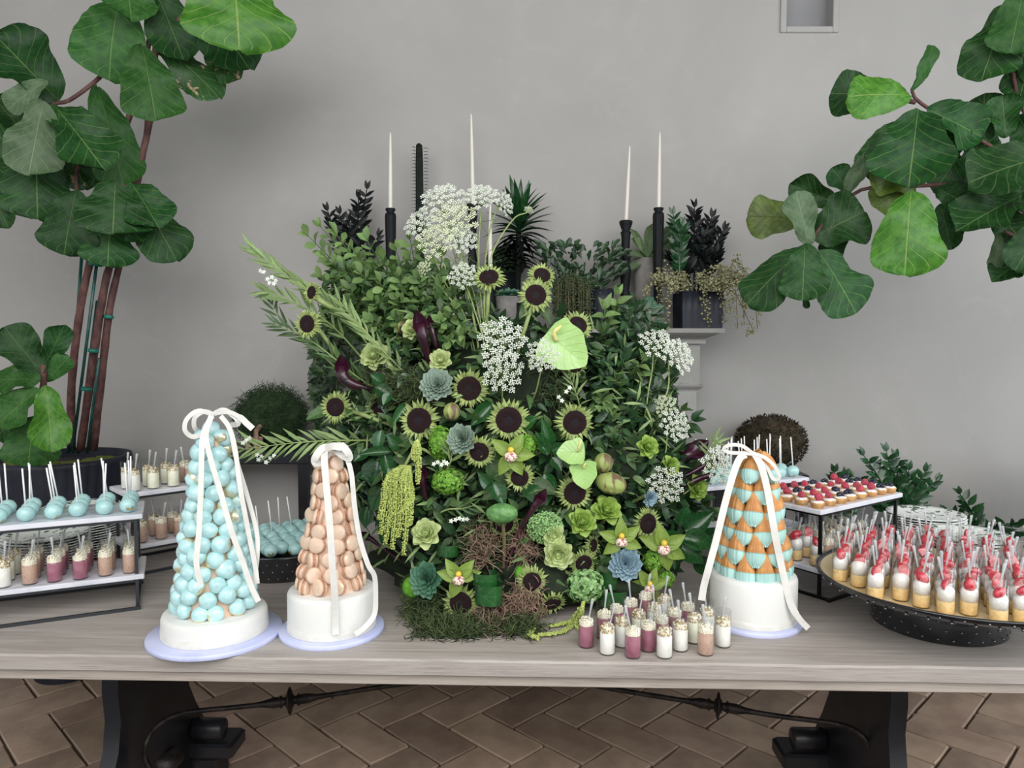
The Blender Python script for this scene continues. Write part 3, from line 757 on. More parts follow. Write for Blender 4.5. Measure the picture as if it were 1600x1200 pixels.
for j in range(4):
    for i in range(8):
        x, y = loc(.026+i*(L-.052)/7+rr_.uniform(-.002, .002), .027+j*.049+rr_.uniform(-.002, .002))
        kd = pat[j][i]
        where = f'{side(i, 8)}, {["front", "second", "third", "back"][j]} row, right stand'
        t = thing('tartlet', f'small {"raspberry" if kd == "R" else "blueberry"} tartlet, {where}', 'tartlet', (x, y, UT), rr_.uniform(0, 6), 'berry tartlets on the marble stand')
        put('crust', CRU, t); put('cream', CRE, t)
        put('raspberry' if kd == 'R' else 'blueberry', RSP if kd == 'R' else BLB, t, Matrix.Rotation(rr_.uniform(-.2, .2), 4, 'X') @ Matrix.Scale(rr_.uniform(.95, 1.1), 4))
cc = ['S', 'T', 'W', 'T', 'W', 'P']
for j in range(3):
    for i in range(7):
        x, y = loc(.028+i*.054+rr_.uniform(-.003, .003), .030+j*.060+rr_.uniform(-.004, .004))
        wh = f'{side(i, 7)}, {ROW[j]}, right stand'
        kd = ['STWTWPW', 'SSTWTPP', 'SPTTWPP'][j][i]
        if i == 6 and j == 0: continue
        if kd == 'S': straw_cup(x, y, LT, wh+' bottom shelf', 'on the right stand lower shelf', rr_)
        else: mousse_cup(x, y, LT, kd, wh+' bottom shelf', 'on the right stand lower shelf', rr_)
# right back stand with cake pops
q0 = PZ(1090, 763, UT); q1 = PZ(1265, 746, UT); a = math.atan2(q1.y-q0.y, q1.x-q0.x); L = (q1-q0).length
loc = stand(q0.x, q0.y, a, L, .17, 'white marble stand of cake pops behind the madeleine tower')
for j in range(3):
    for i in range(8):
        x, y = loc(.03+i*(L-.075)/7+rr_.uniform(-.003, .003), .03+j*.052+rr_.uniform(-.004, .004))
        cake_pop(x, y, UT, f'{side(i, 8)}, {ROW[j]}, stand behind madeleine tower', 'mint cake pops behind the madeleine tower', rr_)

# ================================================================= FRONT GROUP OF MOUSSE CUPS
fg = [(195, 715, 'P'), (372, 775, 'W'), (497, 712, 'W'), (585, 803, 'P'), (715, 748, 'P'), (850, 803, 'W'), (983, 745, 'W'), (1195, 780, 'T'), (1340, 712, 'W'), (1100, 680, 'Y'), (345, 645, 'P'), (450, 595, 'P'), (568, 540, 'P'), (690, 478, 'P'), (765, 585, 'W'), (845, 505, 'W'), (635, 645, 'Y'), (822, 690, 'P'), (935, 630, 'P'), (1045, 575, 'P'), (1205, 622, 'W')]
fgw = ['at the far left front of the table group', 'in front row, second from left of table group', 'behind the front white and pink cups', 'third from left in the front row of table group', 'just behind the front pink and white pair', 'in the centre of the front row of table group', 'behind the right of the front white cup', 'with tan filling at the right front of table group', 'rightmost beside the white madeleine base', 'behind the tan cup in the table group', 'second row at the left of the table group', 'third row at the left of the table group', 'fourth row left, under the blue succulent', 'furthest back in the table group', 'in the middle, behind the cream cup', 'back right of the group under the orchid', 'in the middle of the table group', 'behind the front white cup in the middle', 'right of the middle of the table group', 'back right near the madeleine base', 'behind the rightmost pair near the cake board']
for (cx, cy, kd), wh in zip(fg, fgw):
    p = PZ(880+cx/5.333, 880+cy/5.333-1.5, TZ)
    mousse_cup(p.x, p.y+.010, TZ, kd, wh, 'standing on the table front', rr_)

# ================================================================= BLACK STUDDED TRAYS
def studs(mb, pts, rad):
    for p, n in pts: mb.ico(p, rad, 1, T=None)
def studded_tray(cx, cy, R_, zr, label, base_r, bc, drum=False):
    t = thing('studded_tray' if not drum else 'studded_drum', label, 'tray', (cx, cy, TZ))
    H = zr-TZ
    if not drum:
        mb = MB(); mb.lathe([(0, H-.030), (base_r, H-.034), (R_*.80, H-.030), (R_*.95, H-.018), (R_, H-.004), (R_+.001, H), (R_-.006, H+.001), (R_-.012, H-.006)], 72, cap=False); mb.build('dish', 'blackglaze', t)
        mb = MB(); mb.lathe([(R_-.012, H-.0055), (R_*.92, H-.014), (R_*.8, H-.018), (0, H-.018)], 72, cap=False); mb.build('cream_interior', 'creamglaze', t)
        mb = MB(); bx, by = bc
        mb.lathe([(base_r-.004, 0), (base_r, .002), (base_r, H-.04), (base_r-.01, H-.030)], 64, T=Matrix.Translation((bx, by, 0))); mb.build('pedestal', 'blackglaze', t)
        mb = MB()
        for i in range(84): q = 2*PI*i/84; rr = R_*.985 if i % 2 else R_*.955; mb.ico((rr*math.cos(q), rr*math.sin(q), H-.010 if i % 2 else H-.020), .0034, 1)
        for lv in range(4):
            for i in range(30): q = 2*PI*(i+.5*(lv % 2))/30; mb.ico((bx+base_r*math.cos(q), by+base_r*math.sin(q), .012+lv*.021), .0030, 1)
        stuff(mb.build('studs', 'stud', t))
    else:
        mb = MB(); mb.lathe([(R_*.86, 0), (R_*.88, .002), (R_, H-.004), (R_, H), (R_-.007, H), (R_-.009, H-.012), (0, H-.012)], 72, cap=False); mb.build('dish', 'blackglaze', t)
        mb = MB()
        for lv in range(3):
            for i in range(44):
                q = 2*PI*(i+.5*(lv % 2))/44; z = .014+lv*.022; rr = R_*(.88+.12*z/H)
                mb.ico((rr*math.cos(q), rr*math.sin(q), z), .0030, 1)
        stuff(mb.build('studs', 'stud', t))
    return t
TXC, TYC, TR, TZR = 1.055, 1.745, .300, .892
studded_tray(TXC, TYC, TR, TZR, 'round black studded pedestal tray with cream interior full of strawberry cups', .150, (0, .045))
# the cups on it: hexagonal rows
pts = []
sp = .0475
for j in range(12):
    y = TYC-.245+j*sp*.93
    for i in range(-8, 9):
        x = TXC+(i+.5*(j % 2))*sp*1.08
        if math.hypot(x-TXC, y-TYC) < TR-.042: pts.append((j, x, y))
rows = {}
for j, x, y in pts: rows.setdefault(j, []).append((x, y))
for rj, j in enumerate(sorted(rows)):
    rw = sorted(rows[j])
    for i, (x, y) in enumerate(rw):
        straw_cup(x+rr_.uniform(-.0045, .0045), y+rr_.uniform(-.004, .004), TZR-.018, f'{side(i, len(rw))} in {ORD[rj]} row on black tray', 'strawberry cups on the black tray', rr_)
DX, DY, DR, DZ = -.70, 2.27, .205, .840
studded_tray(DX, DY, DR, DZ, 'black studded drum tray of mint cake balls between the two left towers', .2, (0, 0), True)
rows = {}
for j in range(10):
    y = DY-.170+j*.037
    for i in range(-5, 6):
        x = DX+(i+.5*(j % 2))*.0425
        if math.hypot(x-DX, y-DY) < DR-.030: rows.setdefault(j, []).append((x, y))
stks = [P(405, 868, 2.2), P(417, 862, 2.3), P(440, 850, 2.35), P(460, 848, 2.35)]
sx_ = [(-.742, 2.2), (-.725, 2.25), (-.70, 2.33), (-.655, 2.33)]
sx_ = [P(404, 860, 2.20), P(421, 860, 2.24), P(441, 850, 2.31), P(459, 850, 2.31)]
used = set()
allp = [(j, i, x, y) for j in rows for i, (x, y) in enumerate(sorted(rows[j]))]
for s_ in sx_:
    b = min((q for q in allp if q not in used), key=lambda q: (q[2]-s_.x)**2+(q[3]-s_.y)**2); used.add(b)
for rj, j in enumerate(sorted(rows)):
    rw = sorted(rows[j])
    for i, (x, y) in enumerate(rw):
        st = (j, i, x, y) in used
        cake_pop(x+rr_.uniform(-.004, .004), y+rr_.uniform(-.004, .004), DZ-.012+rr_.uniform(0, .007), f'{side(i, len(rw))} in {ORD[rj]} row on the black drum tray', 'mint cake balls on the drum tray', rr_, st, 'mint cake pop' if st else 'stickless mint cake ball')

# ================================================================= PLATES
mb = MB(); sc_ = lambda a_, i: 1+(.008*math.cos(16*a_) if i in (3, 4, 5, 6) else 0)
sc2 = lambda a_, i: 1+.008*math.cos(16*a_)
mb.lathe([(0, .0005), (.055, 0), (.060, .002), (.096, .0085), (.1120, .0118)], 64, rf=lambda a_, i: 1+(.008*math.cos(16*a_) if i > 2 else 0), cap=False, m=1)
mb.lathe([(.1120, .0118), (.1150, .0120), (.1160, .0134), (.1150, .0147), (.098, .0122), (.068, .0052), (0, .0045)], 64, rf=lambda a_, i: 1+(.008*math.cos(16*a_) if i < 5 else 0), cap=False); PLT = mb.mesh('plate', ['china', 'china_gap_shade'])
def plates(cx, cy, n, zt, desc, group):
    sp_ = .0090
    z = zt-.0142-(n-1)*sp_
    z = TZ
    sp_ = (zt-.0142-TZ)/(n-1)
    for i in range(n):
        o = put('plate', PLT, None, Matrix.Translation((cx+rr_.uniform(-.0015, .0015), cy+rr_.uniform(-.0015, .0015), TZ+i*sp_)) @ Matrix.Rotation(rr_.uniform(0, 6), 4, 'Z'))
        nm = 'topmost leaf-patterned plate' if i == n-1 else ('bottom plate' if i == 0 else (f'{ORD[n-1-i]} plate from top' if n-1-i < 10 else f'{ORD[i]} plate from bottom'))
        tag(o, f'white {nm}, {desc}', 'plate', group)
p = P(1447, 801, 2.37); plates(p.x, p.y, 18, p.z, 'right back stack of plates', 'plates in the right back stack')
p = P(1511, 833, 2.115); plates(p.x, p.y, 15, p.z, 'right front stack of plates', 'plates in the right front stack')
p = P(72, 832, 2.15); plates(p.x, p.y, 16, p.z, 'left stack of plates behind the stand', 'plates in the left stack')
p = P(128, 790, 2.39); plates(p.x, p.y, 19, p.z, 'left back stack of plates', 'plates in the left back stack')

# ================================================================= CAKES
def board(c, r, label):
    t = thing('cake_board', label, 'cake board', c)
    mb = MB(); mb.lathe([(r-.001, 0), (r, .001), (r, .010), (r-.002, .012), (0, .012)], 72, rf=lambda a_, i: 1+.002*math.sin(40*a_), cap=False); mb.build('foil_board', 'board', t); return t
def drum(t, r, h, z0=0.0):
    mb = MB(); mb.lathe([(r, z0), (r, z0+h-.010), (r-.003, z0+h-.003), (r-.010, z0+h), (0, z0+h)], 72, cap=False); flat_angle(mb.build('fondant_tier', 'fondant', t), 60)
    mb = MB(); vs = []; fs = []; n = 72
    for i in range(n):
        q = 2*PI*i/n
        for rr, z in ((r+.0012, z0+.001), (r+.0018, z0+.018+.001*math.sin(3*q)), (r, z0+.019)): vs.append((rr*math.cos(q), rr*math.sin(q), z))
    for i in range(n):
        j = (i+1) % n
        for k in (0, 1): fs.append((i*3+k, j*3+k, j*3+k+1, i*3+k+1))
    mb.add(vs, fs); mb.build('ribbon_band', 'satin', t)
def tower_ribbon(t, inv, path, wid, name='ribbon', depthfn=None, n=6):
    """path: list of (px,py,D)"""
    pts = curve([inv @ P(*q) for q in path], n); ws = wid
    mb = MB(); mb.strip(pts, ws, (0, -1, .1)); return mb.build(name, 'satin', t, smooth=False)
BT = .012
# --- mint cream puff tower
bc = PZ(337, 984, TZ+BT); bc.z = TZ
board(tuple(bc), .152, 'pale blue round cake board under the mint cream puff tower')
ct = thing('cream_puff_tower', 'tall cone of mint glazed cream puffs on a white cake tier', 'cake', (bc.x, bc.y, TZ+BT), group='dessert towers')
drum(ct, .1185, .052)
PF = []
for s_ in range(6):
    mb = MB(); V, Fc = ICO[3]; vs = []
    for p_ in V:
        k = 1+.10*noise.noise(Vector(p_)*1.1+Vector((s_*5, 1, 0)))
        x, y, z = p_[0]*k, p_[1]*k, p_[2]*k*.88
        h_ = math.hypot(x, y)
        if z > 0: sw = math.sin(math.atan2(y, x)+5.5*h_+s_); z += .055*sw*max(0, 1-abs(h_-.45)*2)*(.5 if s_ % 2 else 1)
        vs.append((x*.0215, y*.0215, z*.0215))
    mb.add(vs, Fc); PF.append(mb.mesh('cream_puff', 'mint'))
mb = MB()
for s_ in range(1): mb.lathe([(0, -.017), (.012, -.0165), (.0185, -.010), (.0200, -.004), (.017, 0)], 20, cap=False, rf=lambda a_, i: 1+.05*math.sin(5*a_+i))
PFB = mb.mesh('choux_base', 'choux')
H0 = .052; topz = P(338, 655, bc.y).z-(TZ+BT)-.02
def cone_r(z, r0, r1, z0, z1): return r0+(r1-r0)*(z-z0)/(z1-z0)
mb = MB(); mb.lathe([(.074, H0), (.070, H0+.05), (.016, topz-.015), (0, topz)], 32, cap=False); mb.build('cone_core', 'cone', ct)
rj = random.Random(31); nrow = 14
for k_ in range(nrow):
    z = H0+.019+k_*(topz-H0-.03)/(nrow-.5); cr = cone_r(z, .084, .020, H0, topz)+rj.uniform(-.002, .002)
    nn = max(3, int(2*PI*cr/.0385)); off = k_*.55*2*PI/nn+rj.uniform(-.1, .1)
    for i in range(nn):
        q = off+2*PI*i/nn+rj.uniform(-.07, .07); zq = z+rj.uniform(-.006, .006); s_ = rj.uniform(.88, 1.06)
        nrm = Vector((math.cos(q)+rj.uniform(-.15, .15), math.sin(q)+rj.uniform(-.15, .15), rj.uniform(-.1, .35)))
        pos = Vector(((cr+.002)*math.cos(q), (cr+.002)*math.sin(q), zq))
        T = zframe(pos, nrm, s_, rj.uniform(0, 6)); o = put('cream_puff', rj.choice(PF), ct, T)
        if rj.random() < .6: put('choux_base', PFB, o)
for T_, s_ in (((0, 0, topz-.002), .95), ((-.02, -.012, topz-.018), .8), ((.02, .002, topz-.02), .85)):
    put('cream_puff', PF[0], ct, zframe(T_, (T_[0]*8, -.3+T_[1], 1), s_))
inv = Matrix.Translation((-bc.x, -bc.y, -TZ-BT))
D0 = bc.y
fd = lambda py: D0-.020-.10*max(0, min(1, (py-650)/310))   # the front of the cone comes nearer towards its foot
def fr_(pts, off=0.012): return [(a, b, fd(b)-off) for a, b in pts]
tower_ribbon(ct, inv, fr_([(331, 650), (322, 668), (316, 690), (314, 760), (311, 830), (307, 880), (314, 914)], .022), .0125)
tower_ribbon(ct, inv, fr_([(330, 650), (322, 680), (330, 720), (345, 770), (362, 830), (380, 880), (392, 915), (404, 940)], .022), .0125)
tower_ribbon(ct, inv, [(345, 650, D0-.05), (358, 668, D0-.06), (367, 700, D0-.07), (375, 760, D0-.085), (388, 830, D0-.09), (398, 880, D0-.10), (402, 912, D0-.11)], .0108)
tower_ribbon(ct, inv, [(362, 680, D0-.05), (370, 720, D0-.06), (385, 770, D0-.07), (401, 830, D0-.08), (402, 870, D0-.09), (396, 912, D0-.10)], .010)
tower_ribbon(ct, inv, [(335, 648, D0-.03), (310, 642, D0-.045), (292, 655, D0-.05), (289, 672, D0-.05), (300, 682, D0-.045), (315, 680, D0-.045)], .0105, 'bow_loop')
tower_ribbon(ct, inv, [(335, 648, D0-.03), (320, 643, D0-.0), (305, 652, D0+.0), (304, 668, D0+.0), (314, 676, D0+.01)], .0105, 'bow_loop')
tower_ribbon(ct, inv, [(335, 646, D0-.03), (350, 641, D0-.035), (368, 652, D0-.04), (372, 662, D0-.04), (360, 664, D0-.02)], .012, 'bow_loop')
tower_ribbon(ct, inv, [(338, 645, D0-.03), (358, 644, D0-.04), (375, 652, D0-.045), (386, 662, D0-.05), (395, 670, D0-.05)], [.010]*12+[.014]*13, 'bow_tail')
# --- macaron tower
bc = PZ(519, 977, TZ+BT); bc.z = TZ
board(tuple(bc), .124, 'pale blue round cake board under the pink macaron tower')
ct = thing('macaron_tower', 'cone of peach pink macarons on a tall white cake tier', 'cake', (bc.x, bc.y, TZ+BT), group='dessert towers')
drum(ct, .1035, .095)
mb = MB(); rm = .0195
for s_ in (1, -1):
    mb.lathe([(rm, s_*.0042), (rm+.0002, s_*.0065), (rm-.002, s_*.0095), (rm*.7, s_*.0112), (0, s_*.0118)][::1 if s_ > 0 else -1], 28, cap=False)
MAC = mb.mesh('macaron', 'macaron')
mb = MB()
for s_ in (1, -1): mb.lathe([(rm-.002, s_*.0018), (rm+.0008, s_*.0024), (rm+.0010, s_*.0040), (rm-.001, s_*.0048)], 40, cap=False, rf=lambda a_, i: 1+.015*math.sin(17*a_+i*2)+.012*math.sin(29*a_))
mb.lathe([(rm-.0022, -.002), (rm-.0018, 0), (rm-.0022, .002)], 28, cap=True); MCF = mb.mesh('filling', 'macfoot')
H0 = .095; topz = P(519, 699, bc.y).z-(TZ+BT)-.01
mb = MB(); mb.lathe([(.068, H0), (.014, topz-.01), (0, topz)], 32, cap=False); mb.build('cone_core', 'cone', ct)
nrow = 10
for k_ in range(nrow):
    z = H0+.018+k_*(topz-H0-.025)/(nrow-.4); cr = cone_r(z, .074, .018, H0, topz)
    nn = max(3, int(2*PI*cr/.0415)); off = k_*.6+.2
    for i in range(nn):
        q = off+2*PI*i/nn+rj.uniform(-.05, .05)
        sw = rj.choice([0, .15, -.2, .35, -.3, .6, -.6, .95, -.9])
        nrm = Vector((math.cos(q+sw), math.sin(q+sw), rj.uniform(.05, .3)))
        o = put('macaron', MAC, ct, zframe((cr*math.cos(q), cr*math.sin(q), z+rj.uniform(-.004, .004)), nrm, rj.uniform(.93, 1.0), rj.uniform(0, 6)))
        put('filling', MCF, o)
o = put('macaron', MAC, ct, zframe((0, -.004, topz-.002), (0, -.7, .7), .97)); put('filling', MCF, o)
inv = Matrix.Translation((-bc.x, -bc.y, -TZ-BT)); D0 = bc.y
fd2 = lambda py: D0-.035-.072*max(0, min(1, (py-705)/200))
tower_ribbon(ct, inv, [(508, 700, D0-.04), (507, 720, fd2(720)-.022), (511, 770, fd2(770)-.022), (516, 830, fd2(830)-.020), (519, 880, D0-.108), (522, 915, D0-.107), (524, 950, D0-.106), (524, 980, D0-.106), (525, 992, D0-.112)], .0155)
tower_ribbon(ct, inv, [(528, 699, D0-.03), (540, 712, D0-.04), (549, 740, D0-.05), (554, 790, D0-.055), (562, 840, D0-.065), (575, 882, D0-.075), (585, 900, D0-.07), (587, 930, D0-.068), (585, 960, D0-.072), (570, 980, D0-.088), (555, 991, D0-.1)], .0115)
for pth, nm in (([(520, 699, D0-.035), (505, 700, D0-.05), (494, 712, D0-.055), (492, 722, D0-.05), (502, 722, D0-.04), (514, 706, D0-.035)], 'bow_loop'), ([(520, 699, D0-.035), (533, 697, D0-.05), (543, 706, D0-.055), (546, 716, D0-.05), (536, 712, D0-.04), (524, 702, D0-.035)], 'bow_loop'), ([(505, 703, D0-.045), (520, 697, D0-.055), (535, 699, D0-.05), (540, 694, D0-.045)], 'bow_tail')):
    tower_ribbon(ct, inv, pth, .0165, nm)
# --- madeleine tower
bc = PZ(1176, 962, TZ+BT); bc.z = TZ
board(tuple(bc), .118, 'pale blue round cake board under the madeleine tower')
ct = thing('madeleine_tower', 'cone of mint dipped golden madeleines on a white cake tier', 'cake', (bc.x, bc.y, TZ+BT), group='dessert towers')
drum(ct, .1045, .112)
def mad_surface(u0, u1, extra, nu=10, nv=18):
    mb = MB(); vs = []; fs = []
    ML, MW = .086, .0485
    def prof(u_): return interp([(0, .22), (.08, .42), (.25, .62), (.45, .82), (.62, .98), (.74, 1), (.84, .96), (.92, .82), (.97, .60), (1, .30)], u_)
    rr = [u0+(u1-u0)*i/nu for i in range(nu+1)]
    for i, u_ in enumerate(rr):
        for j in range(nv+1):
            v = -1+2*j/nv; wv = prof(u_)*MW/2
            end = (1-.10*math.cos(v*PI*4.5)*max(0, u_-.8)*1.5 if u_ > .8 else 1)
            hz = .021*max(0, 1-v*v)**.6*math.sin(PI*min(1, max(0, .06+.90*u_)))**.55
            rid = 1+.28*abs(math.cos(v*PI*3.5))
            vs.append((v*(wv+extra), -(u_*ML)*end+ML*.45-(extra if u_ == 1 else 0), (hz+extra*1.2)*rid if abs(v) < 1 else 0))
    n = nv+1
    for i in range(nu):
        for j in range(nv): fs.append((i*n+j, (i+1)*n+j, (i+1)*n+j+1, i*n+j+1))
    back = []
    base = len(vs)
    for i in range(nu+1): vs.append((0, vs[i*n][1], -.006))
    for i in range(nu): fs += [(i*n, base+i, base+i+1, (i+1)*n), (i*n+nv, (i+1)*n+nv, base+i+1, base+i)]
    fs.append(tuple(list(range(nu*n, nu*n+n))+[base+nu])); fs.append(tuple([base]+list(range(n-1, -1, -1))))
    mb.add(vs, fs); return mb
MDL = mad_surface(0, .70, 0).mesh('madeleine', 'madeleine'); MDI = mad_surface(.61, 1.0, .0010).mesh('mint_icing', mat('mint_icing', 'a9d6cf', 'b7dfd9', 40, .4, .1, 60, rnd=.05))
H0 = .112; topz = P(1163, 712, bc.y).z-(TZ+BT)
mb = MB(); mb.lathe([(.060, H0), (.020, topz-.015), (0, topz-.005)], 32, cap=False); mb.build('cone_core', 'madeleine', ct)
nrow = 6
for k_ in range(nrow):
    z = H0+.030+k_*(topz-H0-.052)/(nrow-1); cr = cone_r(z, .076, .026, H0, topz)-.006+(.003 if k_ % 2 else 0)
    nn = [10, 9, 8, 7, 6, 4][k_]; off = -PI/2+(PI/nn if k_ % 2 else 0)+[.05, .1, .05, .1, .1, .15][k_]
    for i in range(nn):
        q = off+2*PI*i/nn; rad = Vector((math.cos(q), math.sin(q), .28 if k_ < 5 else .45)).normalized()
        s_ = 1.0 if k_ < 4 else .94
        T = zframe((cr*math.cos(q), cr*math.sin(q), z+rj.uniform(-.002, .002)), rad, s_, rj.uniform(-.06, .06))
        o = put('madeleine', MDL, ct, T); put('mint_icing', MDI, o)
inv = Matrix.Translation((-bc.x, -bc.y, -TZ-BT)); D0 = bc.y
tower_ribbon(ct, inv, [(1166, 710, D0-.045), (1156, 716, D0-.06), (1146, 740, D0-.07), (1132, 790, D0-.085), (1120, 840, D0-.10), (1108, 885, D0-.11), (1100, 915, D0-.108), (1096, 938, D0-.108)], .0165)
tower_ribbon(ct, inv, [(1180, 710, D0-.045), (1190, 730, D0-.06), (1200, 770, D0-.07), (1210, 830, D0-.09), (1220, 880, D0-.09), (1227, 910, D0-.095), (1236, 945, D0-.10), (1250, 968, D0-.10), (1263, 982, D0-.10)], [.0165]*40+[.014]*9)
tower_ribbon(ct, inv, [(1176, 708, D0-.045), (1160, 697, D0-.055), (1142, 695, D0-.06), (1131, 701, D0-.06), (1140, 707, D0-.055), (1160, 708, D0-.05), (1176, 709, D0-.045)], .0085, 'bow_loop')
tower_ribbon(ct, inv, [(1176, 708, D0-.045), (1195, 715, D0-.055), (1210, 728, D0-.06), (1218, 745, D0-.06), (1208, 748, D0-.055), (1198, 730, D0-.05), (1178, 711, D0-.045)], .0085, 'bow_loop')
# ================================================================= FIDDLE LEAF FIGS
FIGM = []
for s_ in range(6):
    r = random.Random(50+s_); mb = MB()
    mb.leaf(None, 1, 1, W_FIG, nu=30, nv=4, cup=r.uniform(-.10, .18), droop=r.uniform(.05, .30), wave=r.uniform(.05, .10), ph=r.uniform(0, 6), ripple=.012)
    FIGM.append(mb)
FIGC = {}
def fig_mesh(v, mm):
    if (v, mm) not in FIGC: FIGC[(v, mm)] = FIGM[v].mesh('leaf', mm)
    return FIGC[(v, mm)]
def fig_leaf(parent, inv, b, t, w, D1, D2, mm='fig1', rx=0, ny=0, var=None, k=None):
    """b, t: base and tip in the photograph, w: width there, D1/D2 distances"""
    p, q = P(b[0], b[1], D1), P(t[0], t[1], D2); L = (q-p).length
    wm = w/F*(D1+D2)/2
    n = (CAMP-p).normalized()+Vector((rx, 0, ny))
    T = frame(p, q-p, n) @ Matrix.Diagonal((L, wm, (L+wm)/2, 1))
    # petiole
    o = put('leaf', fig_mesh(R.randrange(6) if var is None else var, mm), parent, inv @ T)
    return p
def fig_tree(name, label, base, pot_r, pot_h, trunks, leaves, twigs, stakes, ties, D0, potname):
    t = thing(name, label, 'plant', base)
    inv = Matrix.Translation(base).inverted()
    for pts in trunks:
        mb = MB(); cv = curve([inv @ P(*p) for p in pts], 5); n = len(cv)
        mb.tube(cv, [(.0165-.008*i/n)*(1+.06*math.sin(i*2.3)) for i in range(n)], 9); mb.build('trunk', 'bark', t)
    for pts in twigs:
        mb = MB(); cv = curve([inv @ P(*p) for p in pts], 4); n = len(cv)
        mb.tube(cv, [.0085-.003*i/n for i in range(n)], 7); mb.build('branch', 'bark', t)
    for pts in stakes:
        mb = MB(); mb.tube([inv @ P(*p) for p in pts], .0062, 8); mb.build('stake', 'stake', t)
    for (px, py, D, r_) in ties:
        mb = MB(); mb.lathe([(r_, -.007), (r_+.002, -.006), (r_+.002, .006), (r_, .007)], 14, T=Matrix.Translation(inv @ P(px, py, D)) @ Matrix.Rotation(.15, 4, 'Y')); mb.build('tie', 'tie', t)
    for lf in leaves:
        b, q, w, D1, D2, mm = lf[:6]
        rx = lf[6] if len(lf) > 6 else R.uniform(-.35, .35); ny = lf[7] if len(lf) > 7 else R.uniform(-.1, .5)
        fig_leaf(t, inv, b, q, w, D1, D2, mm, rx, ny)
    return t
LL = [((185, 0), (163, 110), 122, 2.75, 2.70, 'fig2', -.2, .3), ((195, -45), (207, 32), 78, 2.72, 2.68, 'fig2'), ((240, -20), (285, 78), 84, 2.78, 2.76, 'fig1', .1, .2),
 ((362, -70), (376, 62), 168, 2.66, 2.60, 'fig3', .1, .2), ((300, -15), (382, 88), 98, 2.85, 2.80, 'fig1'), ((243, 62), (338, 132), 66, 2.86, 2.82, 'fig6', 0, .6), ((320, 82), (376, 122), 50, 2.88, 2.9, 'fig6', .3, .1),
 ((222, 72), (246, 184), 98, 2.72, 2.70, 'fig2', .3, .1), ((92, 158), (-8, 52), 108, 2.74, 2.70, 'fig1', -.1, .5), ((74, 126), (5, 166), 42, 2.68, 2.64, 'fig5'),
 ((68, 158), (42, 270), 84, 2.66, 2.60, 'fig5', -.2, .4), ((84, 163), (166, 264), 94, 2.70, 2.66, 'fig1', .2, .4), ((152, 136), (196, 287), 80, 2.80, 2.78, 'fig2', .3, 0),
 ((56, 230), (58, 328), 112, 2.75, 2.68, 'fig1', 0, .5), ((-20, 285), (12, 356), 46, 2.7, 2.7, 'fig1'), ((-20, 245), (22, 286), 60, 2.76, 2.7, 'fig1'), ((0, 180), (-25, 270), 70, 2.8, 2.75, 'fig1'), ((30, 200), (-10, 150), 60, 2.82, 2.8, 'fig1'),
 ((120, 296), (94, 394), 90, 2.72, 2.68, 'fig1', -.3, .3), ((180, 285), (176, 362), 112, 2.68, 2.63, 'fig1', 0, .4), ((205, 285), (250, 354), 78, 2.76, 2.72, 'fig1', .3, .2),
 ((212, 300), (278, 394), 84, 2.80, 2.78, 'fig1', .3, .2), ((172, 340), (168, 412), 84, 2.76, 2.72, 'fig1', 0, .3), ((195, 350), (225, 378), 44, 2.78, 2.76, 'fig1'), ((85, 322), (22, 322), 34, 2.8, 2.78, 'fig5'),
 ((88, 165), (92, 245), 50, 2.82, 2.8, 'fig1'), ((110, 230), (130, 292), 50, 2.84, 2.82, 'fig6'), ((170, 245), (140, 290), 40, 2.85, 2.8, 'fig1'),
 ((66, 584), (6, 510), 66, 2.60, 2.55, 'fig1', -.2, .3), ((66, 577), (101, 510), 40, 2.62, 2.60, 'fig1', .3, .2), ((64, 593), (-10, 590), 52, 2.58, 2.52, 'fig2', 0, .8), ((68, 597), (106, 562), 34, 2.62, 2.62, 'fig2', .3, 0),
 ((62, 608), (-8, 662), 66, 2.56, 2.50, 'fig2', -.2, .5), ((72, 602), (82, 706), 60, 2.54, 2.50, 'fig3', .1, .3), ((52, 650), (42, 728), 84, 2.58, 2.54, 'fig2', -.1, .4), ((40, 640), (-15, 690), 50, 2.62, 2.6, 'fig1')]
base = tuple(P(95, 705, 3.17)); base = (base[0], 3.17, 0)
tr = [[(112, 703, 3.12), (112, 600, 3.0), (126, 480, 2.93), (143, 400, 2.9), (165, 310, 2.88), (190, 220, 2.85), (212, 150, 2.83), (232, 70, 2.8), (240, 20, 2.8)],
      [(126, 703, 3.12), (146, 560, 3.0), (163, 450, 2.94), (178, 395, 2.92), (212, 280, 2.88), (235, 185, 2.85), (242, 100, 2.82), (245, 10, 2.8), (260, -60, 2.8)],
      [(146, 703, 3.12), (162, 560, 3.03), (172, 480, 2.97), (190, 400, 2.95), (206, 330, 2.9), (226, 230, 2.88), (232, 160, 2.86)],
      [(58, 715, 3.02), (62, 660, 2.74), (68, 600, 2.62), (68, 570, 2.6)]]
tw = [[(170, 105, 2.83), (148, 128, 2.8), (108, 157, 2.76), (80, 165, 2.74), (60, 200, 2.76), (52, 240, 2.78)], [(238, 60, 2.8), (290, 20, 2.8), (350, -60, 2.72)], [(150, 390, 2.9), (120, 300, 2.8), (125, 250, 2.8)], [(210, 290, 2.88), (190, 290, 2.75)]]
stk = [[(106, 708, 3.1), (128, 395, 2.93)], [(113, 708, 3.1), (153, 398, 2.90)], [(122, 708, 3.12), (152, 470, 2.98)], [(136, 708, 3.1), (155, 560, 2.97)], [(190, 215, 2.85), (197, 190, 2.85)]]
tie = [(149, 413, 2.9, .022), (170, 495, 2.96, .016), (146, 548, 2.96, .018), (135, 608, 2.97, .018)]
fig_tree('fiddle_leaf_fig', 'tall fiddle leaf fig with red-brown trunks and green stakes, at the left', base, 0, 0, tr, LL, tw, stk, tie, 3.0, '')
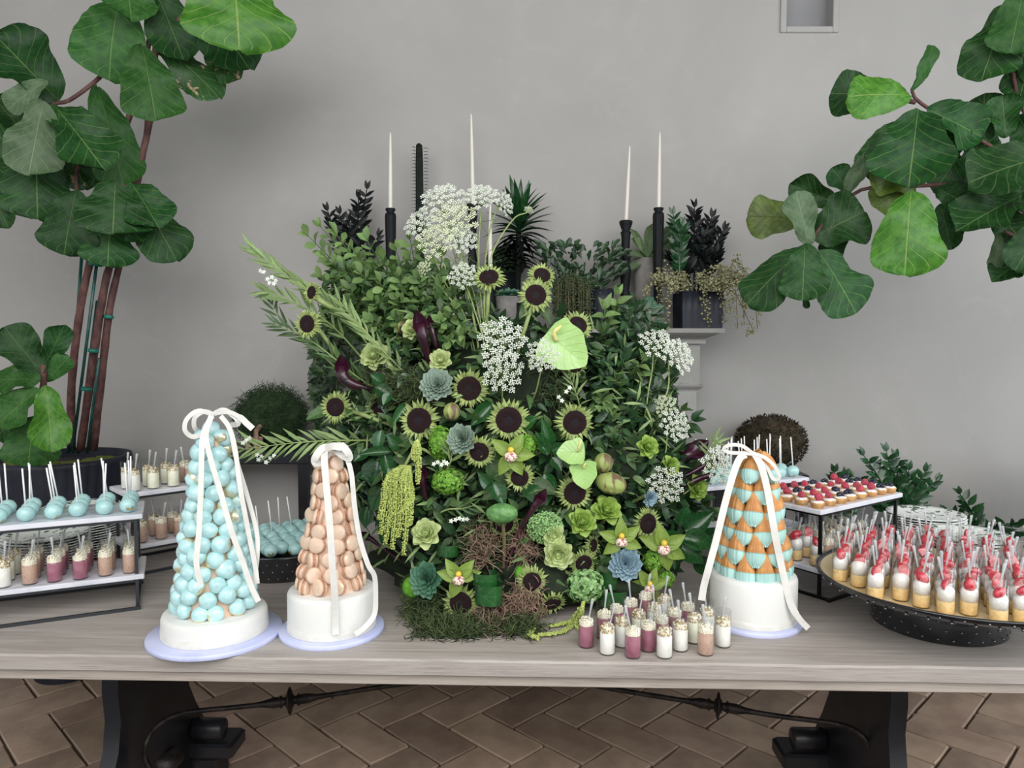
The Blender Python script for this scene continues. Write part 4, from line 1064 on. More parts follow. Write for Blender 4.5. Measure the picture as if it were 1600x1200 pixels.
def planter(cx, cy, r1, r0, h, label, ribs=44, mound=True, name='planter'):
    t = thing(name, label, 'planter', (cx, cy, 0))
    mb = MB(); mb.lathe([(r0, 0), (r0, .01), (r1*.97, h*.9), (r1, h-.02), (r1*1.01, h), (r1*.93, h), (r1*.9, h-.05), (0, h-.05)], 132, rf=lambda a_, i: 1+(.016*math.cos(ribs*a_) if i < 4 else 0), cap=False); mb.build('ribbed_pot', 'pot', t)
    mb = MB(); mb.lathe([(r1*.93, h-.045), (r1*.6, h-.03), (0, h-.025)], 32, cap=False); mb.build('soil', 'soil', t)
    return t
pt = planter(base[0], 3.17, .272, .125, P(95, 716, 3.17).z+.01, 'large ribbed blue-black round pot holding the left fig')
hz = P(95, 716, 3.17).z
for (px, py, sx, sy, D) in ((150, 708, .08, .03, 2.95), (170, 697, .06, .03, 3.05), (120, 714, .08, .02, 2.93), (70, 722, .09, .018, 2.93), (20, 712, .07, .03, 3.0)):
    mb = MB(); p = P(px, py, D+.15)-Vector((base[0], 3.17, 0)); mb.ico((p.x*.9, p.y*.9, hz-.022), 1, 3, (sx*.85, sx*.75, sy*.5+.016), disp=.25, seed=px, freq=2.5); mb.build('moss_cushion', 'mossM', pt)
RL = [((1372, 152), (1303, 140), 76, 2.72, 2.74, 'fig1'), ((1425, 150), (1338, 138), 78, 2.62, 2.60, 'fig3', 0, .5), ((1424, 142), (1468, 68), 28, 2.62, 2.6, 'fig2', .5, 0),
 ((1435, 170), (1420, 290), 122, 2.56, 2.50, 'fig1', 0, .4), ((1412, 186), (1352, 265), 66, 2.66, 2.66, 'fig1', -.4, .2), ((1368, 225), (1324, 300), 28, 2.7, 2.7, 'fig5', -.4, 0), ((1448, 170), (1538, 212), 78, 2.64, 2.62, 'fig1', .2, .5),
 ((1445, 190), (1500, 240), 66, 2.68, 2.66, 'fig1'), ((1540, 222), (1535, 145), 56, 2.74, 2.72, 'fig1'), ((1572, 215), (1566, 148), 52, 2.66, 2.66, 'fig1'), ((1575, 10), (1532, 122), 88, 2.60, 2.60, 'fig1', -.2, .3),
 ((1602, -25), (1580, 74), 78, 2.52, 2.50, 'fig2', 0, .3), ((1615, 70), (1592, 155), 60, 2.66, 2.66, 'fig1'), ((1640, 245), (1530, 262), 108, 2.50, 2.46, 'fig1', 0, .6), ((1528, 222), (1514, 294), 58, 2.70, 2.68, 'fig1'),
 ((1596, 305), (1496, 355), 88, 2.56, 2.50, 'fig1', 0, .6), ((1424, 297), (1414, 418), 110, 2.48, 2.42, 'fig3', 0, .35), ((1432, 292), (1362, 262), 74, 2.58, 2.60, 'fig4', 0, .4), ((1430, 290), (1366, 320), 60, 2.6, 2.6, 'fig4'),
 ((1464, 294), (1512, 318), 50, 2.62, 2.6, 'fig1'), ((1470, 318), (1486, 390), 50, 2.64, 2.62, 'fig1'), ((1640, 330), (1592, 418), 62, 2.50, 2.48, 'fig1'), ((1562, 366), (1552, 420), 24, 2.6, 2.6, 'fig5'), ((1615, 395), (1550, 438), 48, 2.6, 2.58, 'fig1', 0, .5),
 ((1252, 342), (1172, 334), 70, 2.70, 2.70, 'fig4', 0, .3), ((1264, 384), (1246, 298), 50, 2.60, 2.58, 'fig5', .2, .3), ((1308, 318), (1234, 288), 50, 2.74, 2.74, 'fig1'), ((1268, 372), (1352, 328), 92, 2.66, 2.62, 'fig1', .2, .3),
 ((1262, 384), (1168, 458), 80, 2.60, 2.56, 'fig1', -.3, .4), ((1258, 380), (1254, 464), 74, 2.52, 2.47, 'fig1', 0, .4), ((1278, 392), (1345, 484), 92, 2.56, 2.50, 'fig1', .3, .4), ((1255, 460), (1262, 482), 11, 2.6, 2.6, 'fig1'),
 ((1330, 300), (1300, 262), 40, 2.8, 2.8, 'fig1'), ((1590, 180), (1620, 230), 60, 2.72, 2.7, 'fig1'), ((1560, 330), (1600, 380), 70, 2.66, 2.64, 'fig1'), ((1600, 60), (1640, 120), 60, 2.6, 2.6, 'fig1'), ((1500, 240), (1460, 300), 60, 2.72, 2.7, 'fig1'), ((1560, 210), (1510, 250), 50, 2.74, 2.72, 'fig1'),
 ((1325, 356), (1290, 400), 40, 2.7, 2.7, 'fig1'), ((1610, 290), (1570, 320), 60, 2.62, 2.62, 'fig1')]
tr = [[(1770, 700, 2.85), (1735, 560, 2.82), (1690, 430, 2.78), (1660, 330, 2.72), (1640, 230, 2.68), (1632, 120, 2.65), (1625, 0, 2.6), (1620, -60, 2.6)]]
tw = [[(1665, 340, 2.73), (1600, 262, 2.68), (1530, 218, 2.68), (1440, 162, 2.66), (1425, 142, 2.66)], [(1680, 400, 2.76), (1600, 330, 2.72), (1500, 292, 2.68), (1430, 291, 2.66), (1345, 297, 2.70), (1290, 345, 2.66), (1262, 384, 2.62)], [(1640, 230, 2.68), (1590, 150, 2.68), (1575, 20, 2.64)], [(1670, 360, 2.74), (1620, 380, 2.66), (1570, 362, 2.64)], [(1430, 160, 2.66), (1375, 150, 2.74)]]
pb = P(1770, 705, 2.86); base2 = (pb.x, 2.86, 0)
fig_tree('fiddle_leaf_fig', 'fiddle leaf fig whose leafy branches reach in at the right', base2, 0, 0, tr, RL, tw, [], [], 2.85, '')
planter(base2[0], 2.86, .25, .2, .99, 'ribbed blue-black pot holding the right fig')

# ================================================================= GENERIC PLANTS
def zz_plant(t, inv, stems, leafL, leafW, mm, indiv, r, pairs=8, stm='leafZ', start=.25):
    mb = MB(); sb = MB(); lm = None
    if indiv: q = MB(); q.leaf(None, leafL, leafW, W_OV, 4, 1, cup=.12, droop=.12); lm = q.mesh('leaf', mm)
    for pts in stems:
        cv = curve([inv @ p for p in pts], 5); n = len(cv); sb.tube(cv, [.006-.0042*i/n for i in range(n)], 6)
        N_ = pairs
        for i in range(N_):
            f = start+(1-start)*i/(N_-1); k = f*(n-1); a = int(min(k, n-2)); p = cv[a].lerp(cv[a+1], k-a); d = (cv[a+1]-cv[a]).normalized()
            for s_ in (-1, 1):
                side_ = Vector((math.cos(.5*math.sin(i*1.7)), .5*math.sin(i*2.1+s_), 0))*s_
                dr = (d*.75+side_*.85+Vector((0, r.uniform(-.5, .3), r.uniform(-.1, .25)))).normalized()
                if i == N_-1: dr = (d+side_*.3).normalized()
                T = frame(p, dr, Vector((r.uniform(-.5, .5), -1, r.uniform(0, .9))))
                sc = .75+.35*math.sin(PI*min(1, (i+2)/(N_+1)))
                if indiv: put('leaf', lm, t, T @ Matrix.Scale(sc, 4))
                else: mb.leaf(T, leafL*sc, leafW*sc, W_OV, 4, 1, cup=.12, droop=.12)
    sb.build('stems', stm, t) if not indiv else sb.build('stem', stm, t)
    if not indiv: stuff(mb.build('leaves', mm, t))
rz_ = random.Random(9)
# --- behind the plates, right
for k_, (lab, pc, stems) in enumerate((('dark green ZZ plant by the wall behind the tartlet stand', (1400, 3.22), [(1395, 815, 1350, 712), (1400, 815, 1385, 706), (1405, 820, 1400, 716), (1412, 820, 1445, 738), (1418, 822, 1462, 752), (1390, 820, 1335, 745), (1418, 825, 1420, 735), (1400, 825, 1370, 760), (1410, 830, 1440, 790)]),
                        ('low ZZ plant behind the right plate stacks', (1530, 3.22), [(1530, 840, 1500, 772), (1540, 845, 1590, 818), (1525, 845, 1480, 800), (1545, 848, 1600, 832), (1530, 848, 1555, 825)]),
                        ('small ZZ sprig behind the cake pop stand and tartlets', (1300, 3.25), [(1306, 800, 1304, 738), (1300, 810, 1318, 745), (1306, 820, 1330, 800), (1300, 820, 1280, 770)]))):
    c = P(pc[0], 830, pc[1]); t = thing('zz_plant', lab, 'plant', (c.x, c.y, 0)); inv = Matrix.Translation((-c.x, -c.y, 0))
    zz_plant(t, inv, [[P(a, b, pc[1]), P(a+(x-a)*.35, b+(y-b)*.55, pc[1]-.03), P(x, y, pc[1]-.06+.02*(i % 3))] for i, (a, b, x, y) in enumerate(stems)], .062, .030, 'leafZ', True, rz_, pairs=6 if k_ else 7)
    hz_ = c.z
    t = thing('planter', ['tall black pot of the ZZ plant behind the tartlet stand', 'black pot hidden behind the right plate stacks', 'black pot of the small ZZ sprig at the wall'][k_], 'planter', (c.x, c.y, 0))
    mb = MB(); rr = [.13, .11, .09][k_]; mb.lathe([(rr*.8, 0), (rr, hz_), (rr*.92, hz_), (rr*.9, hz_-.03), (0, hz_-.03)], 40, cap=False); mb.build('pot', 'pot', t)
    mb = MB(); mb.lathe([(rr*.9, hz_-.02), (0, hz_-.012)], 24, cap=False); mb.build('soil', 'soil', t)

# --- black side tables and moss balls
def console(x0, x1, y0, y1, zt, label):
    t = thing('side_table', label, 'side table', ((x0+x1)/2, (y0+y1)/2, 0)); w_, d_ = x1-x0, y1-y0
    mb = MB(); mb.bbox((0, 0, zt-.028), (w_, d_, .056), .004); mb.build('tabletop', 'blackwood', t, smooth=False)
    for a in (-1, 1):
        for b in (-1, 1): mb = MB(); mb.bbox((a*(w_/2-.022), b*(d_/2-.022), (zt-.056)/2), (.043, .043, zt-.056), .003); mb.build('leg', 'blackwood', t, smooth=False)
zt = P(430, 704, 3.14).z
console(P(290, 0, 3.14).x, P(472, 0, 3.14).x, 3.12, 3.43, zt, 'black side table under the green moss ball, left of the fireplace')
zt2 = P(1200, 742, 3.14).z
console(P(1128, 0, 3.14).x, P(1280, 0, 3.14).x, 3.13, 3.43, zt2, 'black side table under the brown topiary ball, right of the fireplace')
def curls(mb, cfn, n, r, rad, seg=4, step=.012, curl=2.2, sides=3, m=0):
    """random curly strands; cfn() -> start point, normal"""
    for _ in range(n):
        p, nn = cfn(); p = Vector(p); d = (Vector(nn)*.6+Vector((r.uniform(-1, 1), r.uniform(-1, 1), r.uniform(-1, 1)))).normalized()
        pts = [p.copy()]
        for k in range(seg):
            d = (d+Vector((r.uniform(-1, 1), r.uniform(-1, 1), r.uniform(-1, 1)))*curl*.35-Vector(nn)*.12*k).normalized(); p = p+d*step*r.uniform(.7, 1.2); pts.append(p.copy())
        mb.tube(pts, [rad]*seg+[rad*.4], sides, m=m, cap=False)
def ball(name, label, cat, px, py, D, rad, zt, core, mm, n, leafy=False, sq=1.0):
    c = P(px, py, D); t = thing(name, label, cat, (c.x, c.y, zt)); r = random.Random(px)
    cz = rad*1.0*sq
    mb = MB(); mb.ico((0, 0, cz), rad*.93, 3, (1.05, 1, .95*sq), disp=.12, seed=px, freq=2.2); mb.build('mound', core, t)
    mb = MB()
    def f():
        v = Vector((r.gauss(0, 1), r.gauss(0, 1), r.gauss(0, 1))).normalized()
        return (v.x*rad*1.0, v.y*rad*.95, cz+v.z*rad*.9*sq), v
    if leafy:
        for _ in range(n):
            p, v = f(); d = (v+Vector((r.uniform(-1, 1), r.uniform(-1, 1), r.uniform(-1, 1)))*.8).normalized()
            mb.leaf(frame(p, d, v+Vector((r.uniform(-.6, .6),)*3)), r.uniform(.014, .026), .0075, W_OV, 2, 1)
    else: curls(mb, f, n, r, .0011, 5, .012)
    stuff(mb.build('tendrils' if not leafy else 'sprigs', mm, t)); return t
t = ball('moss_ball', 'dark green mossy ball with a grey driftwood knot, on the left side table', 'moss ball', 424, 662, 3.28, .142, zt, 'mossD', 'mossD', 1700, sq=.95)
mb = MB(); mb.tube(curve([(-.065, -.125, .0), (-.05, -.13, .05), (-.02, -.135, .03), (-.02, -.14, .08), (.0, -.132, .11)], 5), .011, 7); mb.tube(curve([(-.03, -.13, .02), (-.005, -.14, .0), (.0, -.137, .06)], 5), .009, 7); mb.build('driftwood', 'mossB', t)
ball('topiary_ball', 'brown-green clipped topiary ball on the right side table', 'topiary', 1204, 705, 3.28, .145, zt2, 'mossR', 'mossR', 1900, True, sq=.86)

# ================================================================= ON THE MANTEL
mz = MZ
def MP(px, py, D=3.33): return P(px, py, D)
def candle(px, pytop, pybot, D, label, tilt=0, r_=.0095, tiltpx=0):
    a, b = P(px, pybot, D), P(px+tiltpx, pytop, D)
    t = thing('taper_candle', label, 'candle', tuple(a), group='white taper candles on the mantel'); v = b-a; L = v.length; d = v.normalized()
    mb = MB(); mb.tube([Vector((0, 0, 0)), d*.01, d*L*.3, d*L*.6, d*L*.9, d*(L-.004), d*L], [r_*.85, r_, r_*.95, r_*.8, r_*.52, r_*.38, .001], 12); mb.build('wax', 'candle', t)
    mb = MB(); mb.tube([d*(L-.002), d*(L+.007)], .0009, 4); mb.build('wick', 'wick', t)
def holder(px, pytop, D, label, fluted, r1=.023, base_z=None):
    a = P(px, pytop, D); bz = mz if base_z is None else base_z; H = a.z-bz
    t = thing('candlestick', label, 'candlestick', (a.x, a.y, bz), group='black candlesticks on the mantel')
    if fluted:
        prof = [(r1*1.7, 0), (r1*1.75, .008), (r1*1.1, .02), (r1*.62, .035), (r1*.66, .06), (r1*.9, H*.6), (r1*1.05, H-.035), (r1*.95, H-.022), (r1*.68, H-.018), (r1*.95, H-.006), (r1*.95, H), (r1*.42, H), (r1*.40, H-.02), (0, H-.02)]
        rf = lambda a_, i: 1+(.05*math.cos(12*a_) if 3 <= i <= 7 else 0)
    else:
        prof = [(.052, 0), (.054, .006), (.040, .014), (.024, .03), (.018, .045), (.026, .058), (.016, .07), (.019, .09), (.026, H*.42), (.016, H*.5), (.022, H*.55), (.017, H*.62), (.020, H-.07), (.024, H-.05), (.017, H-.045), (.028, H-.015), (.030, H-.004), (.026, H), (.0105, H), (.01, H-.02), (0, H-.02)]
        rf = None
    mb = MB(); mb.lathe(prof, 48, rf=rf, cap=False); mb.build('stick', 'charcoal', t)
    if not fluted: mb = MB(); mb.bbox((0, 0, .006), (.105, .105, .012), .003); mb.build('foot', 'charcoal', t, smooth=False)
holder(610, 326, 3.30, 'black fluted candlestick at the left of the mantel', True); candle(610, 207, 327, 3.30, 'white taper candle leftmost on the mantel')
holder(738, 319, 3.34, 'black turned candlestick behind the white lace flowers', False); candle(739, 178, 320, 3.34, 'tallest white taper candle above the lace flowers', tiltpx=-3)
holder(978, 345, 3.30, 'black turned candlestick with square foot, right of mantel centre', False, base_z=mz+.10); candle(978, 228, 346, 3.30, 'white taper candle leaning right, second from the right', tiltpx=6)
c = P(978, 480, 3.30); t = thing('crystal_block', 'small clear crystal block under a black candlestick', 'ornament', (c.x, 3.30, mz)); mb = MB(); mb.bbox((0, 0, .0495), (.07, .07, .099), .008); mb.build('block', 'crystal', t, smooth=False)
holder(1029, 325, 3.27, 'black fluted candlestick right of the mantel, before the black planter', True); candle(1029, 207, 326, 3.27, 'white taper candle rightmost on the mantel', tiltpx=2)
holder(766, 418, 3.2, 'low dark candlestick hidden behind the lace flowers', True, r1=.02); candle(766, 318, 419, 3.2, 'white taper candle standing lower, behind the sunflower and lace flowers')
# cactus
c = P(656, 440, 3.33); t = thing('tall_cactus', 'tall dark ridged cactus with small curled leaves on the mantel', 'cactus', (c.x, 3.33, mz)); ztop = P(656, 224, 3.33).z-mz
mb = MB(); mb.lathe([(.012, .08), (.014, .1), (.0155, ztop*.5), (.014, ztop*.9), (.012, ztop-.01), (.004, ztop)], 24, rf=lambda a_, i: 1+.35*math.cos(3*a_+.6), cap=False); mb.build('stem', 'cact', t)
mb = MB(); r = random.Random(2)
for i in range(46):
    z = .14+(ztop-.15)*i/46
    for s_ in range(3):
        q = -.2+s_*2*PI/3; p = Vector((.019*math.cos(q), .019*math.sin(q), z)); d = Vector((math.cos(q), math.sin(q), .45)).normalized()
        mb.leaf(frame(p, d, (0, 0, 1)), .026, .013, W_OB, 4, 1, droop=.6)
stuff(mb.build('leaves', 'leafB', t))
mb = MB(); mb.lathe([(.05, 0), (.06, .10), (.054, .10), (.05, .09), (0, .09)], 32, cap=False); mb.build('pot', 'charcoal', t)
# raven ZZ left, raven + green ZZ right in the black box planter
def px_stems(lst, D): return [[P(a, b, D), P(a+(x-a)*.4, b+(y-b)*.6, D), P(x, y, D-.02)] for a, b, x, y in lst]
c = P(550, 500, 3.33); t = thing('black_zz_plant', 'nearly black ZZ plant at the left end of the mantel', 'plant', (c.x, 3.33, mz)); inv = Matrix.Translation((-c.x, -3.33, -mz))
zz_plant(t, inv, px_stems([(545, 480, 512, 330), (550, 480, 531, 335), (555, 480, 573, 296), (552, 480, 545, 345), (558, 480, 560, 310), (560, 480, 590, 370)], 3.33), .058, .022, 'leafB', False, rz_, 9, 'cact', .35)
mb = MB(); mb.lathe([(.07, 0), (.085, .11), (.078, .11), (.07, .1), (0, .1)], 32, cap=False); mb.build('pot', 'pot', t)
a, b = P(1062, 456, 3.25), P(1126, 512, 3.25)
t = thing('box_planter', 'black rippled square planter at the right end of the mantel', 'planter', ((a.x+b.x)/2, 3.30, mz)); W_ = (b.x-a.x)*1.0; H = a.z-mz
mb = MB(); n = 96; vs = []; fs = []
def sq_pt(k):
    s_ = k/n*4; e = int(s_) % 4; f = s_-int(s_); h = W_/2; w_ = 1+.022*math.sin(f*PI*12)
    x, y = [(-h+f*W_, -h*w_), (h*w_, -h+f*W_), (h-f*W_, h*w_), (-h*w_, h-f*W_)][e]; return x, y
for z, sc in ((0, .97), (H*.5, .985), (H, 1), (H, .93), (H-.03, .92)):
    for k in range(n): x, y = sq_pt(k); vs.append((x*sc, y*sc, z))
for i in range(4):
    for k in range(n): fs.append((i*n+k, i*n+(k+1) % n, (i+1)*n+(k+1) % n, (i+1)*n+k))
fs.append(tuple(range(4*n, 5*n))); mb.add(vs, fs); mb.build('pot', 'pot', t)
c2 = t.location.copy()
t = thing('black_zz_plant', 'nearly black ZZ plant in the black planter, right end of the mantel', 'plant', (c2.x, c2.y, mz+H-.02)); inv = Matrix.Translation((-c2.x, -c2.y, -(mz+H-.02)))
zz_plant(t, inv, px_stems([(1085, 460, 1085, 325), (1090, 460, 1112, 340), (1095, 460, 1130, 360), (1080, 460, 1065, 375), (1092, 460, 1100, 370), (1100, 460, 1120, 395), (1075, 460, 1050, 400)], 3.30), .062, .024, 'leafB', False, rz_, 10, 'cact', .3)
t = thing('zz_plant', 'green ZZ stem in front of the black ZZ plant on the mantel', 'plant', (c2.x-.06, c2.y-.02, mz+H-.02)); inv = Matrix.Translation((-c2.x+.06, -c2.y+.02, -(mz+H-.02)))
zz_plant(t, inv, px_stems([(1064, 455, 1052, 336), (1060, 455, 1066, 352)], 3.25), .056, .022, 'leafZ', False, rz_, 10)
# trailing beige plant
def trailing(name, label, runs, mm, D, leafr, dens, r, origin, cat='plant'):
    t = thing(name, label, cat, origin); inv = Matrix.Translation(-Vector(origin)); mb = MB(); sb = MB()
    for run in runs:
        cv = curve([inv @ P(*q) for q in run], 8); sb.tube(cv, .0014, 4)
        for i in range(len(cv)-1):
            for _ in range(dens):
                p = cv[i].lerp(cv[i+1], r.random())+Vector((r.gauss(0, .009), r.gauss(0, .008), r.gauss(0, .009)))
                mb.ico(p, leafr*r.uniform(.7, 1.2), 0, (1, .6, .9))
    stuff(sb.build('trails', 'stemB', t)); stuff(mb.build('small_leaves', mm, t)); return t
r = random.Random(77); runs = []
for k in range(30):
    x0 = r.uniform(1055, 1130); D = r.uniform(3.16, 3.3)
    s_ = 1 if x0 > 1085 else -1
    ex = x0+s_*r.uniform(5, 62) if r.random() < .75 else x0+r.uniform(-10, 10); ey = r.uniform(430, 515)
    if k < 4: ex, ey = 1150+8*k, [405, 420, 470, 510][k]
    if k in (4, 5): ex, ey = 1030-4*k+16, 430
    runs.append([(x0, 452, D), ((x0+ex)/2, 440+r.uniform(-26, 8), D-.03), (ex, min(ey, 440+r.random()*20) if k > 5 else ey, D-.05), (ex+s_*6, ey+ (18 if k > 5 else 8), D-.05)])
trailing('trailing_jade_plant', 'beige-green trailing small-leaved plant spilling from the black planter', runs, 'berry', 3.2, .0052, 3, r, (c2.x+.02, c2.y-.05, mz+H))
# string of beads
t0 = P(895, 450, 3.3); runs = []
for k in range(80):
    x = 866+56*k/80+r.uniform(-2, 2); D = r.uniform(3.12, 3.19); tp = 448-14*math.sin(PI*(x-862)/62); runs.append([(x, tp, D+.08), (x, tp+4, D), (x+r.uniform(-2, 2), (tp+505)/2, D-.01), (x+r.uniform(-2, 2), r.uniform(488, 512), D)])
t = trailing('string_of_beads_plant', 'dense curtain of dark trailing bead stems on the mantel', runs, 'pearls', 3.15, .0036, 2, r, (t0.x, 3.25, mz))
mb = MB(); mb.lathe([(.06, 0), (.085, P(890, 446, 3.2).z-mz-.01), (.07, P(890, 446, 3.2).z-mz-.005), (0, P(890, 446, 3.2).z-mz-.01)], 32); mb.build('pot', 'pot', t)
# dracaena
c = P(808, 430, 3.34); t = thing('dracaena', 'dark spiky dracaena rosette on the mantel above the sunflowers', 'plant', (c.x, 3.26, mz)); r = random.Random(15)
def strap_mesh(L, W, droop, mm, wf=W_ST): q = MB(); q.leaf(None, L, W, wf, 7, 1, cup=.25, droop=droop); return q.mesh('leaf', mm)
sm = [strap_mesh(.17, .034, .2, 'leafZ'), strap_mesh(.15, .034, .4, 'leafZ'), strap_mesh(.12, .03, .6, 'leafB')]
zc0 = P(815, 345, 3.34).z-mz
for i in range(58):
    q = i*2.39996; lv = i/58; el = -.2+1.6*lv; z = zc0-.11+.14*lv
    d = Vector((math.cos(q)*math.cos(el), math.sin(q)*math.cos(el)*.8, math.sin(el)))
    put('leaf', sm[0 if lv > .45 else (1 if lv > .25 else 2)], t, frame((.012*math.cos(q)+.01, .01*math.sin(q), z), d, (0, 0, 1) if el < 1.2 else (0, -1, .2)) @ Matrix.Scale(r.uniform(.75, 1.0), 4))
for i in range(26):
    q = i*2.39996; z = zc0-.22+.1*i/26; d = Vector((math.cos(q), math.sin(q)*.7, .2))
    put('leaf', sm[2], t, frame((.01*math.cos(q), .01*math.sin(q), z), d, (0, 0, 1)) @ Matrix.Scale(r.uniform(.7, 1.0), 4))
mb = MB(); mb.tube([(0, 0, .09), (.005, 0, zc0-.1), (.01, 0, zc0+.02)], [.014, .012, .01], 8); mb.build('stem', 'cact', t)
mb = MB(); mb.lathe([(.05, 0), (.065, .11), (.058, .11), (.05, .1), (0, .1)], 32, cap=False); mb.build('pot', 'charcoal', t)
# staghorn-like lobed foliage
c = P(905, 440, 3.3); t = thing('lobed_fern', 'dark green lobed fern spreading behind the sunflowers on the mantel', 'plant', (c.x, 3.33, mz)); mb = MB(); r = random.Random(8)
W_LOB = lambda u_: W_OB(u_)*(.6+.4*abs(math.sin(u_*9)))
for k in range(150):
    px, py = r.uniform(842, 972), r.uniform(372, 440); D = r.uniform(3.2, 3.36)
    p = P(px, py+14, D)-Vector((c.x, 3.33, mz)); d = Vector(((px-905)/75+r.uniform(-.7, .7), r.uniform(-.8, .2), r.uniform(.1, 1)))
    mb.leaf(frame(p, d, (r.uniform(-.5, .5), -1, .6)), r.uniform(.035, .06), r.uniform(.022, .034), W_LOB, 8, 1, cup=.3, droop=.2)
for k in range(8):
    px = 850+16*k; p = P(px, 410, 3.3)-Vector((c.x, 3.33, mz)); mb.tube([(0, 0, .09), (p.x*.5, -.01, p.z*.6), p], .004, 5)
stuff(mb.build('fronds', 'leafD', t)); mb = MB(); mb.lathe([(.06, 0), (.08, .12), (.07, .12), (.06, .1), (0, .1)], 32, cap=False); mb.build('pot', 'pot', t)
# round dark bushy plant + blue succulent in grey pot
c = P(795, 455, 3.24); t = thing('succulent_pot', 'grey concrete pot holding a blue-green succulent, mantel centre', 'plant', (c.x, 3.24, mz)); H = P(800, 462, 3.18).z-mz
mb = MB(); mb.lathe([(.035, 0), (.052, H*.5), (.058, H), (.052, H), (.048, H-.012), (0, H-.012)], 40, cap=False); mb.build('pot', 'greypot', t)
def rosette(parent, T, mm, rad, n, r, W=.42, name='rosette', open_=1.0, wf=W_OB, thick=.10):
    mb = MB(); ga = 2.39996
    for i in range(n):
        f = (i+.5)/n; q = i*ga; L = rad*(.22+.80*f); el = (1-f)*1.25*open_+.10
        d = Vector((math.cos(q)*math.cos(el), math.sin(q)*math.cos(el), math.sin(el)))
        b_ = Vector((math.cos(q), math.sin(q), 0))*rad*.05+Vector((0, 0, rad*.28*(1-f)))
        mb.leaf(frame(b_, d, Vector((0, 0, 1))-d*.1), L, L*W+rad*.10, wf, 5, 1, cup=.30, droop=-.12)
    return mb.build(name, mm, parent, T)
for (x, y, z, s_) in ((0, -.01, H+.0, .05), (-.03, -.02, H+.005, .035), (.03, -.025, H+.005, .035)):
    rosette(t, zframe((x, y, z), (x*8, -.6, .8)), 'succ3', s_, 26, r, .3, wf=W_LA)
c = P(790, 412, 3.34); t = thing('bushy_succulent', 'dark round bushy plant behind the grey pot on the mantel', 'plant', (c.x, 3.36, mz)); r = random.Random(3); mb = MB()
for k in range(600):
    v = Vector((r.gauss(0, 1), r.gauss(0, 1), r.gauss(0, 1))).normalized(); p = Vector((v.x*.085, v.y*.07, .30+v.z*.07+0)); mb.ico(p, r.uniform(.006, .010), 0)
stuff(mb.build('leaves', 'mossD', t)); mb = MB(); mb.ico((0, 0, .30), .075, 2, (1.05, .8, .85)); mb.lathe([(.05, 0), (.07, .25), (0, .26)], 28); mb.build('pot', 'charcoal', t)
# grey pot with broad-leaved plant
c = P(1008, 440, 3.36); t = thing('kalanchoe', 'broad greyish leaved plant in a grey pot between the candlesticks', 'plant', (c.x, 3.36, mz)); H = P(1008, 404, 3.36).z-mz
mb = MB(); mb.lathe([(.045, 0), (.05, H), (.044, H), (.04, H-.02), (0, H-.02)], 36, cap=False); mb.build('pot', 'greypot', t)
inv = Matrix.Translation((-c.x, -3.36, -mz)); lm = MB(); lm.leaf(None, 1, 1, W_FIG, 8, 2, cup=.25, droop=.2); lm = lm.mesh('leaf', 'leafK')
for b, q, w_ in (((1010, 402), (1022, 350), 24), ((1012, 402), (990, 372), 18), ((1014, 400), (1050, 375), 26), ((1012, 404), (985, 395), 14), ((1014, 404), (1052, 352), 18), ((1008, 404), (985, 420), 14), ((1014, 404), (1040, 400), 16), ((1006, 404), (988, 358), 12)):
    p, e = P(*b, 3.36), P(*q, 3.3); L_ = (e-p).length; put('leaf', lm, t, inv @ frame(p, e-p, Vector((0, -1, .5))) @ Matrix.Diagonal((L_, w_*3.3/F, L_*.6, 1)))
# stone bowl with moss and sedum
c = P(1000, 500, 3.18); t = thing('stone_bowl', 'beige stone bowl of moss and trailing blue sedum on the mantel', 'planter', (c.x, 3.19, mz)); H = P(1000, 484, 3.14).z-mz
mb = MB(); mb.lathe([(.045, 0), (.068, .014), (.086, H*.6), (.088, H), (.081, H), (.078, H-.01), (0, H-.008)], 48, cap=False); mb.build('bowl', mat('beige_stone', '7b706b', '8d827a', 20, .85, .3, 90), t)
mb = MB(); mb.ico((-.03, 0, H), .05, 3, (1.1, 1, .7), disp=.3, seed=4, freq=3)
curls(mb, lambda: ((R.uniform(-.07, .02), R.uniform(-.05, .04), H+R.uniform(.01, .035)), Vector((0, -.3, 1))), 160, R, .001, 4, .010)
stuff(mb.build('moss', 'mossD', t)); mb = MB()
for k in range(70):
    x = u(.01, .09); y = u(-.075, .02); z = H+.03+u(-.02, .02) if x < .06 else H-.03+u(-.03, .05)
    for i in range(6): q = i*1.1; d = Vector((math.cos(q), -.5, math.sin(q))); mb.leaf(frame((x, y, z), d, (0, -1, 0)), .012, .006, W_OV, 2, 1)
stuff(mb.build('sedum', 'succ3', t))
# striped plant in dark pot
c = P(938, 470, 3.25); t = thing('striped_bromeliad', 'striped grey-leaved plant in a dark pot, under a black candlestick', 'plant', (c.x, 3.25, mz)); H = P(938, 452, 3.22).z-mz
mb = MB(); mb.lathe([(.04, 0), (.055, H*.6), (.06, H), (.052, H), (.05, H-.02), (0, H-.02)], 36, cap=False); mb.build('pot', 'pot', t)
sv = strap_mesh(.10, .014, .5, 'leafV', W_LA)
for i in range(18): q = i*2.4; el = .3+.9*(i % 3)/3; put('leaf', sv, t, frame((0, 0, H-.01), (math.cos(q)*math.cos(el), math.sin(q)*math.cos(el), math.sin(el)), (0, 0, 1)) @ Matrix.Scale(u(.7, 1.0), 4))
